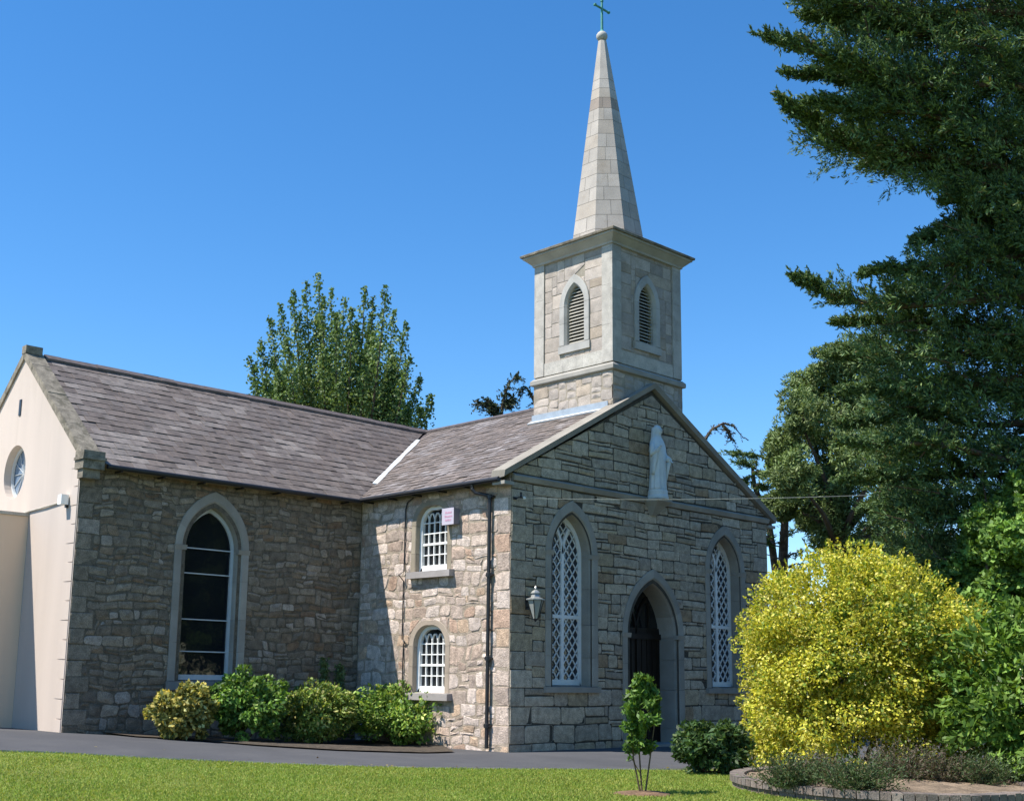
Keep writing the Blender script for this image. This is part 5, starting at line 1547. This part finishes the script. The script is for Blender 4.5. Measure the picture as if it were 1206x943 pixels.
def cypress():
    D = 25.0
    tb = at(1330, 800, D); tb[2] = 0.0
    t = thing('cypress_tree', 'huge dark cypress with spreading feathery limbs along the right edge', 'tree', tuple(tb))
    mt, mc = MB(), MB(); r_ = np.random.default_rng(17)
    top = at(1310, -420, D)
    mt.tube([tb, tb * 0.7 + top * 0.3, tb * 0.4 + top * 0.6, top], [0.62, 0.5, 0.34, 0.06], 12)
    # limbs: pixel polyline root..tip, foliage half width (px) at root, depth at root and tip, start of foliage along the limb
    limbs = [
        ([(1310, 60), (1150, 20), (1010, 2), (915, -12)], 42, 25, 23), ([(1310, 110), (1180, 55), (1060, 40), (960, 20)], 40, 25, 24),
        ([(1320, 10), (1200, -40), (1080, -60), (940, -40)], 50, 25, 24), ([(1310, 130), (1160, 110), (1040, 85), (906, 45)], 38, 25, 22.5),
        ([(1310, 150), (1150, 140), (1040, 105), (934, 86)], 30, 25, 24.0), ([(1310, 190), (1160, 160), (1060, 135), (962, 122)], 34, 25, 23.0),
        ([(1310, 215), (1150, 195), (1040, 180), (985, 165), (932, 127)], 42, 25, 23.5), ([(1310, 230), (1200, 200), (1110, 195), (1030, 195)], 40, 25, 25),
        ([(1320, 290), (1220, 250), (1160, 225), (1115, 236)], 40, 25, 24), ([(1320, 310), (1220, 270), (1140, 260), (1085, 282)], 44, 25, 24.5),
        ([(1320, 340), (1220, 310), (1120, 310), (1018, 322)], 44, 25, 23.5), ([(1320, 375), (1200, 360), (1060, 355), (985, 350), (936, 328)], 36, 25, 23.0),
        ([(1320, 400), (1200, 380), (1090, 385), (990, 380)], 44, 25, 24.5), ([(1320, 440), (1200, 420), (1090, 425), (985, 420)], 46, 25, 25),
        ([(1320, 460), (1180, 455), (1080, 455), (1000, 462)], 46, 25, 24), ([(1320, 500), (1200, 495), (1080, 490), (1000, 500)], 46, 25, 24.5),
        ([(1320, 545), (1190, 540), (1080, 525), (992, 520)], 34, 25, 22.5), ([(1320, 560), (1200, 565), (1080, 560), (1000, 565)], 42, 25, 24),
        ([(1320, 600), (1200, 610), (1100, 605), (1025, 600)], 42, 25, 25), ([(1320, 640), (1200, 650), (1110, 640), (1020, 645)], 44, 25, 26),
        ([(1320, 690), (1220, 695), (1120, 690), (1040, 690)], 44, 25, 26), ([(1320, 740), (1200, 740), (1100, 735), (1010, 720)], 46, 25, 27),
        ([(1320, 350), (1260, 200), (1220, 120), (1170, 60)], 55, 25, 26), ([(1330, 480), (1260, 400), (1200, 330), (1150, 300)], 55, 25, 26),
        ([(1330, 620), (1250, 520), (1190, 470), (1120, 450)], 55, 25, 26.5), ([(1330, 260), (1270, 120), (1200, 20), (1120, -50)], 55, 25, 26),
    ]
    for q, (px, hw, d0, d1) in enumerate(limbs):
        n = len(px)
        P = np.array([at(a, b, d0 + (d1 - d0) * k / (n - 1)) for k, (a, b) in enumerate(px)])
        # smooth the polyline
        ts = np.linspace(0, n - 1, 40); Q = np.stack([np.interp(ts, np.arange(n), P[:, i]) for i in range(3)], -1)
        wv = np.linspace(0, 1, 40)
        Q[:, 2] += 0.22 * np.sin(wv * 9 + q * 1.7) * (1 - wv); Q[:, :2] += (RT[1], -RT[0]) * (0.35 * np.sin(wv * 6 + q * 2.3) * (1 - wv))[:, None]
        for _ in range(4): Q[1:-1] = (Q[:-2] + Q[1:-1] * 2 + Q[2:]) / 4
        mt.tube([tuple(x) for x in Q[::4]] + [tuple(Q[-1])], list(np.linspace(0.10, 0.010, len(Q[::4]) + 1)), 7)
        m = 230 if q < 8 else 150
        f = r_.uniform(0.08, 1.0, m) ** 0.8
        idx = np.clip((f * 39).astype(int), 0, 38)
        p0 = Q[idx] + (Q[idx + 1] - Q[idx]) * r_.uniform(0, 1, (m, 1))
        ld = unit(Q[idx + 1] - Q[idx])
        side = unit(r_.normal(size=(m, 3)) * np.array([1, 1, 0.75]))
        dirs = unit(ld * (0.55 + 0.9 * f[:, None] ** 3) + side * (0.85 - 0.5 * f[:, None]) + np.array([0, 0, 0.22]))
        if q < 8: hw = hw * 1.45
        ln = (hw / FPX * D) * (1.35 - 1.0 * f ** 2) * r_.uniform(0.6, 1.25, m)
        ln = np.maximum(ln, 0.16)
        sprays(mc, mt, p0, dirs, ln, 34, 0.105, 0.026, CYP, r_, 0.12, 0.55)
        # secondary twigs
        m2 = m * 3
        k2 = r_.integers(0, m, m2); f2 = r_.uniform(0.25, 0.95, m2)
        p2 = p0[k2] + dirs[k2] * (ln[k2] * f2)[:, None]
        d2 = unit(dirs[k2] + r_.normal(size=(m2, 3)) * 0.6 + np.array([0, 0, 0.1]))
        l2 = np.maximum(ln[k2] * (0.50 - 0.25 * f2), 0.14)
        sprays(mc, mt, p2, d2, l2, 18, 0.095, 0.024, CYP, r_, 0.1, 0.55)
        for j in range(0, m, 3):
            mt.tube([p0[j], p0[j] + dirs[j] * ln[j] * 0.7], [0.018, 0.005], 4)
    # tufts of foliage filling the mass of the crown
    by = [-80, 0, 40, 60, 110, 160, 200, 214, 232, 262, 285, 312, 340, 380, 430, 500, 560, 620, 690, 760]
    bx = [920, 935, 968, 985, 1000, 985, 1005, 1075, 1125, 1125, 1100, 1065, 1040, 1010, 1005, 1010, 1012, 1025, 1050, 1040]
    m = 6000
    py = r_.uniform(-80, 760, m); lo = np.interp(py, by, bx) + 12; px = lo + (1300 - lo) * r_.uniform(0, 1, m) ** 1.1
    dd_ = r_.uniform(-1.9, 2.2, m)
    # foliage sits in layers along the limbs, with gaps between them
    lay = np.sin((py - 0.16 * (1206 - px)) / 62.0 * 2 * PI + 1.2 * np.sin(px / 70.0))
    kp = ((lay > -0.35) | (r_.uniform(0, 1, m) < 0.22)) & ((py > 230) | (px > 1060) | (r_.uniform(0, 1, m) < 0.85))
    px, py, dd_ = px[kp], py[kp], dd_[kp]; m = len(px)
    ctr = np.array([at(a, b, 25.2 + c) for a, b, c in zip(px, py, dd_)])
    out = unit(-RT * 0.85 + np.array([0, 0, 0.35]) - FW * 0.45 + r_.normal(size=(m, 3)) * 0.5)
    rad = r_.uniform(0.45, 0.95, m)
    wide = r_.uniform(0.13, 0.22, m)
    tone_ = r_.uniform(0.75, 1.25, m)
    for j in range(64):
        f = r_.uniform(0, 1, m)
        rd = r_.normal(size=(m, 3)); rd = unit(rd - out * (rd * out).sum(1, keepdims=True))
        p = ctr + out * (rad * (f - 0.35))[:, None] + rd * (wide * (1 - 0.72 * f) * r_.uniform(0.25, 1.0, m) ** 0.5)[:, None]
        p[:, 2] -= 0.12 * rad * (1 - f) ** 2
        d = unit(out * 0.8 + rd * 0.75 + r_.normal(size=(m, 3)) * 0.2)
        s_ = r_.uniform(0.7, 1.3, m)
        leaves(mc, p, d, r_.normal(size=(m, 3)) * 0.7 + np.array(SUN) * 0.9, 0.115 * s_, 0.028 * s_, palette(m, CYP, 0.2, r_) * tone_[:, None])
    for j in range(0, m, 14): mt.tube([ctr[j] - out[j] * 0.5, ctr[j] + out[j] * rad[j] * 0.6], [0.022, 0.006], 4)
    mt.build('trunk', M_BARKR, t); mc.build('crown', M_NEEDLE, t)


cypress()


def cloud_tree(name, label, base, lumps_px, D, per, Ln, Wd, pal, trunk_r, fork_px, seed, up=0.4, leaf=None, dz=2.5, group=None, lv=0.25):
    r_ = np.random.default_rng(seed)
    t = thing(name, label, 'tree', tuple(base), group)
    mt, mc = MB(), MB()
    fork = at(*fork_px, D)
    mt.tube([base, base * 0.5 + fork * 0.5 + np.array([0.1, 0.05, 0]), fork], [trunk_r, trunk_r * 0.8, trunk_r * 0.55], 10)
    Cs, Rs = [], []
    for px, py, rp in lumps_px:
        c = at(px, py, D + r_.uniform(-dz, dz)); rad = rp / FPX * D
        C, rr, d = lumps(c, (rad, rad, rad * 0.85), 34, 0.36, (0.3, 0.95), -1, r_)
        Cs.append(C); Rs.append(rr)
        mid = fork * 0.5 + c * 0.5 + r_.normal(size=3) * 0.25
        mt.tube([fork, mid, c], [trunk_r * 0.35, trunk_r * 0.2, 0.02], 6)
        for j in range(0, len(C), 4): mt.tube([c, C[j]], [0.03, 0.008], 4)
    bushleaf(mc, np.concatenate(Cs), np.concatenate(Rs), per, Ln, Wd, pal, up, 0.22, lv, r_=r_)
    mt.build('trunk', M_BARK, t); mc.build('crown', leaf or M_LEAF, t)
    return t


b0 = at(985, 830, 42); b0[2] = 0
cloud_tree('cedar_tree', 'soft grey green rounded tree behind the dark cypress, right of the gable', b0,
           [(985, 420, 34), (962, 455, 36), (940, 490, 34), (925, 525, 28), (965, 510, 42), (1000, 470, 45), (935, 560, 32), (925, 595, 26), (960, 580, 40), (955, 612, 22), (1000, 550, 46), (990, 620, 40), (990, 645, 28), (1020, 420, 40), (1030, 520, 50), (1030, 610, 50), (1005, 680, 26), (1030, 680, 40), (1075, 590, 50), (1080, 660, 50), (1085, 500, 50), (912, 545, 14), (948, 470, 18)],
           42, 150, 0.19, 0.05, [((0.14, 0.20, 0.065), 4), ((0.19, 0.25, 0.09), 4), ((0.10, 0.15, 0.05), 3), ((0.24, 0.29, 0.12), 1)], 0.4, (985, 640), 5, 0.5, M_NEEDLE, 3.0)

b0 = at(1190, 860, 23.2); b0[2] = 0
cloud_tree('broadleaf_tree', 'bright green leafy tree low behind the laurel, under the cypress limbs', b0,
           [(1160, 615, 26), (1195, 640, 34), (1175, 665, 34), (1185, 600, 30), (1205, 575, 30), (1210, 640, 44), (1165, 650, 40), (1130, 680, 32), (1185, 695, 44), (1095, 690, 24), (1235, 600, 55), (1240, 680, 60), (1145, 725, 44), (1200, 745, 56), (1090, 735, 30)],
           23.2, 130, 0.13, 0.08, [((0.14, 0.25, 0.05), 4), ((0.20, 0.32, 0.07), 4), ((0.09, 0.16, 0.035), 3)], 0.2, (1190, 720), 6, 0.5, None, 1.3)

# thin half bare pine between gable and cedar
def bare_pine():
    D = 46.0; r_ = np.random.default_rng(9)
    base = at(917, 840, D); base[2] = 0
    t = thing('pine_tree', 'thin half bare pine with flat tufts seen right of the gable', 'tree', tuple(base))
    mt, mc = MB(), MB()
    tr = [base] + [at(x, y, D) for x, y in ((918, 740), (921, 690), (923, 640), (925, 600), (915, 572))]
    mt.tube(tr, [0.28, 0.24, 0.20, 0.17, 0.13, 0.06], 8)
    tr2 = [at(916, 690, D + 1), at(906, 620, D + 1), at(888, 570, D + 1), at(886, 548, D + 1)]
    mt.tube([base] + tr2, [0.22, 0.16, 0.13, 0.10, 0.05], 8)
    tufts = [(868, 534, 902, 540), (872, 545, 890, 552), (868, 572, 888, 560), (905, 560, 886, 556), (902, 575, 888, 572), (900, 592, 888, 585), (874, 588, 888, 590), (905, 605, 890, 600), (880, 610, 905, 618), (900, 640, 912, 640), (897, 636, 905, 632), (905, 688, 918, 690), (900, 690, 916, 696), (945, 650, 922, 660), (940, 680, 922, 676), (935, 625, 924, 632), (950, 665, 924, 670)]
    for k, (x1, y1, x0, y0) in enumerate(tufts):
        a, b = at(x0, y0, D + r_.uniform(-1, 1)), at(x1, y1, D + r_.uniform(-1.5, 1.5))
        mt.tube([a, a * 0.5 + b * 0.5 + np.array([0, 0, 0.12]), b], [0.05, 0.03, 0.01], 5)
        m = 40 if k < 12 else 7
        f = r_.uniform(0.25, 1.05, m)
        p0 = a + (b - a) * f[:, None]
        dirs = unit((b - a) * 0.5 + r_.normal(size=(m, 3)) * np.array([0.6, 0.6, 0.16]) + np.array([0, 0, 0.12]))
        sprays(mc, mt, p0, dirs, r_.uniform(0.3, 0.7, m), 14, 0.20, 0.045, CYP, r_, 0.05, 0.5)
    for k in range(16):      # bare twigs
        y = r_.uniform(600, 700); a = at(921 + r_.uniform(-2, 2), y, D); b = a + np.array([r_.normal() * 0.7, r_.normal() * 0.7, r_.uniform(0.0, 0.8)])
        mt.tube([a, a * 0.4 + b * 0.6 + r_.normal(size=3) * 0.1, b], [0.03, 0.018, 0.006], 5)
    mt.build('trunk', M_BARK, t); mc.build('crown', M_NEEDLE, t)


bare_pine()


def tip_tree(label, base_px, D, stems, seed, pal, name='larch_tree', n=26):
    r_ = np.random.default_rng(seed)
    base = at(*base_px, D); base[2] = 0
    t = thing(name, label, 'tree', tuple(base)); mt, mc = MB(), MB()
    for st_ in stems:
        pts = [base if st_ is stems[0] else at(*st_[0], D)] + [at(x, y, D) for x, y in st_]
        mt.tube(pts if st_ is stems[0] else pts[1:] + pts[-1:], [0.2 if st_ is stems[0] else 0.05] + list(np.linspace(0.07, 0.012, len(pts) - 1)), 7)
        P = np.array(pts[1:]); k = len(P); ts = np.linspace(0, k - 1, 60)
        Q = np.stack([np.interp(ts, np.arange(k), P[:, i]) for i in range(3)], -1)
        idx = r_.integers(0, 59, n * 3); p0 = Q[idx]; ld = unit(Q[idx + 1] - Q[idx])
        dirs = unit(ld * 0.7 + r_.normal(size=p0.shape) * 0.6)
        sprays(mc, mt, p0, dirs, r_.uniform(0.15, 0.42, len(p0)), 9, 0.13, 0.045, pal, r_, 0.4, 0.6)
    mt.build('trunk', M_BARK, t); mc.build('crown', M_NEEDLE, t)


DK = [((0.035, 0.055, 0.035), 4), ((0.06, 0.085, 0.05), 3), ((0.10, 0.085, 0.055), 1)]
tip_tree('dark drooping conifer tip poking above the roof left of the tower', (590, 700), 40.0,
         [[(588, 520), (590, 492), (594, 466), (600, 450), (609, 443)], [(590, 494), (580, 480), (563, 474)], [(588, 490), (574, 472)], [(592, 480), (604, 470)]], 4, DK)
tip_tree('leafy shoot tip close against the left face of the tower', (640, 700), 40.0, [[(640, 500), (628, 470), (620, 456), (612, 460)]], 5, DK, 'birch_tree', 14)
tip_tree('bare arching shoot hanging over the right slope of the gable', (838, 800), 44.0, [[(826, 560), (829, 520), (838, 506), (852, 498), (864, 502), (876, 516)], [(850, 499), (858, 508), (862, 519)]], 6, [((0.09, 0.08, 0.05), 3), ((0.06, 0.08, 0.04), 2)], 'birch_tree', 7)
# dark purple shrub behind the church corner
c = at(918, 712, 40)
shrub('purple_shrub', 'dark purple leaved shrub beyond the right corner of the church', 'shrub', (c[0], c[1], 0), (c[0], c[1], c[2] - 1.2), (2.0, 2.0, 1.9), 90, 60, 0.16, 0.09, [((0.06, 0.03, 0.04), 4), ((0.09, 0.045, 0.05), 3), ((0.04, 0.05, 0.03), 2)], r0=0.2, seed=33, shell=(0.5, 1.0), zmin=-1)

# unseen trees added across the lawn so the window glass reflects something dark
for k, (x, y, h, rr, lab) in enumerate(((10, -17, 9, 3.6, 'unseen dense dark oak added across the lawn, nearest the church front'), (17, -22, 10, 4.2, 'unseen wide dark oak added across the lawn, far right of the row'),
                                        (3, -27, 9, 3.8, 'unseen dark oak added behind the lawn, straight out from the transept'), (24, -14, 10, 4.0, 'unseen dark oak added beside the road east of the church'), (-6, -34, 9, 4.0, 'unseen dark oak added at the far end of the lawn'))):
    r_ = np.random.default_rng(80 + k)
    t = thing('added_oak_tree', lab, 'tree', (x, y, 0), 'oaks added across the lawn for window reflections')
    mt, mc = MB(), MB(); c = np.array([x, y, h * 0.52])
    mt.tube([(x, y, -0.1), (x + 0.1, y, h * 0.3), (x, y + 0.1, h * 0.6)], [0.35, 0.28, 0.12], 8)
    C, rad, d = lumps(c, (rr, rr, h * 0.5), 90, 0.24, (0.4, 1.0), -0.9, r_)
    for j in range(0, len(C), 6): mt.tube([(x, y, h * 0.4), C[j]], [0.09, 0.02], 5)
    bushleaf(mc, C, rad, 60, 0.45, 0.28, [((0.04, 0.07, 0.02), 3), ((0.06, 0.1, 0.03), 3), ((0.03, 0.05, 0.015), 2)], 0.5, r_=r_)
    mt.build('trunk', M_BARK, t); mc.build('crown', M_LEAF, t)

# ------------------------------------------------------------------ grass blades on the near lawn
r_ = np.random.default_rng(99)
n = 210000
u = r_.uniform(0, 1, n); px = r_.uniform(-30, 1000, n); 
dist = 13.0 + 9.0 * u
ang = (px - PPX) / FPX
fwh = FW[:2] / np.linalg.norm(FW[:2]); rth = RT[:2] / np.linalg.norm(RT[:2])
XY = CAM[:2] + fwh * dist[:, None] + rth * (ang * dist)[:, None]
# keep blades on the lawn side of the edging
e0 = edge
rel = XY @ nrm; tang = np.array([nrm[1], -nrm[0]])
et = e0 @ tang; order = np.argsort(et); lim = np.interp(XY @ tang, et[order], (e0 @ nrm)[order])
keep = rel < lim - 0.10
keep &= ((XY - sp_[:2]) ** 2).sum(1) > 0.39 ** 2
q = XY - bc_
keep &= ((q @ bex) / BXL) ** 2 + ((q @ bey) / BYL) ** 2 > 1.03
XY = XY[keep]; n = len(XY)
worn = np.clip(0.5 + 0.5 * np.sin(XY[:, 0] * 3.1 + 2 * np.sin(XY[:, 1] * 2.3)) * np.sin(XY[:, 1] * 2.7 + 1.5 * np.sin(XY[:, 0] * 1.9)), 0, 1)
hgt = r_.uniform(0.018, 0.05, n) * (0.8 + 0.35 * worn)
Z = gz(XY[:, 0], XY[:, 1]) + 0.03
pos = np.concatenate([XY, (Z + hgt * 0.5)[:, None]], 1)
patch = 0.5 + 0.5 * np.sin(XY[:, 0] * 1.7 + 1.1 * np.sin(XY[:, 1] * 0.9)) * np.sin(XY[:, 1] * 1.3 + 0.7 * np.sin(XY[:, 0] * 1.1))
gc = np.where((r_.uniform(0, 1, n) < 0.25 + 0.35 * patch)[:, None], np.array([0.33, 0.345, 0.08]), np.array([0.21, 0.30, 0.05])) * r_.uniform(0.75, 1.25, (n, 1))
mb = MB()
leaves(mb, pos, np.stack([r_.normal(size=n) * 0.5, r_.normal(size=n) * 0.5, np.ones(n)], -1), r_.normal(size=(n, 3)), hgt * 1.1, np.full(n, 0.011), gc)
tag(mb.build('grass', M_GRASS), 'short mown green grass with yellowish patches', 'grass', kind='stuff')

# fallen leaves and bits of grit
n = 420
XY = np.stack([r_.uniform(-9.5, 1.0, n), r_.uniform(-8.0, 4.0, n)], 1)
e_in = XY @ nrm - np.interp(XY @ tang, et[order], (e0 @ nrm)[order])
keepl = (np.abs(e_in) < 2.6) & ((r_.uniform(0, 1, n) < np.exp(-np.abs(e_in) / 0.8)))
XY = XY[keepl]; e_in = e_in[keepl]; n = len(XY)
pos = np.stack([XY[:, 0], XY[:, 1], gz(XY[:, 0], XY[:, 1]) + np.where(e_in > 0, 0.012, 0.075)], 1)
mb = MB()
leaves(mb, pos, r_.normal(size=(n, 3)) * np.array([1, 1, 0.15]), np.array([0, 0, 1.0]) + r_.normal(size=(n, 3)) * 0.3, r_.uniform(0.04, 0.08, n), r_.uniform(0.02, 0.045, n), palette(n, [((0.22, 0.15, 0.06), 3), ((0.30, 0.24, 0.08), 2), ((0.12, 0.08, 0.04), 2)], 0.25, r_))
tag(mb.build('fallen_leaves', M_GRASS), 'scattered dry brown leaves along the drive edging', 'leaves', kind='stuff')
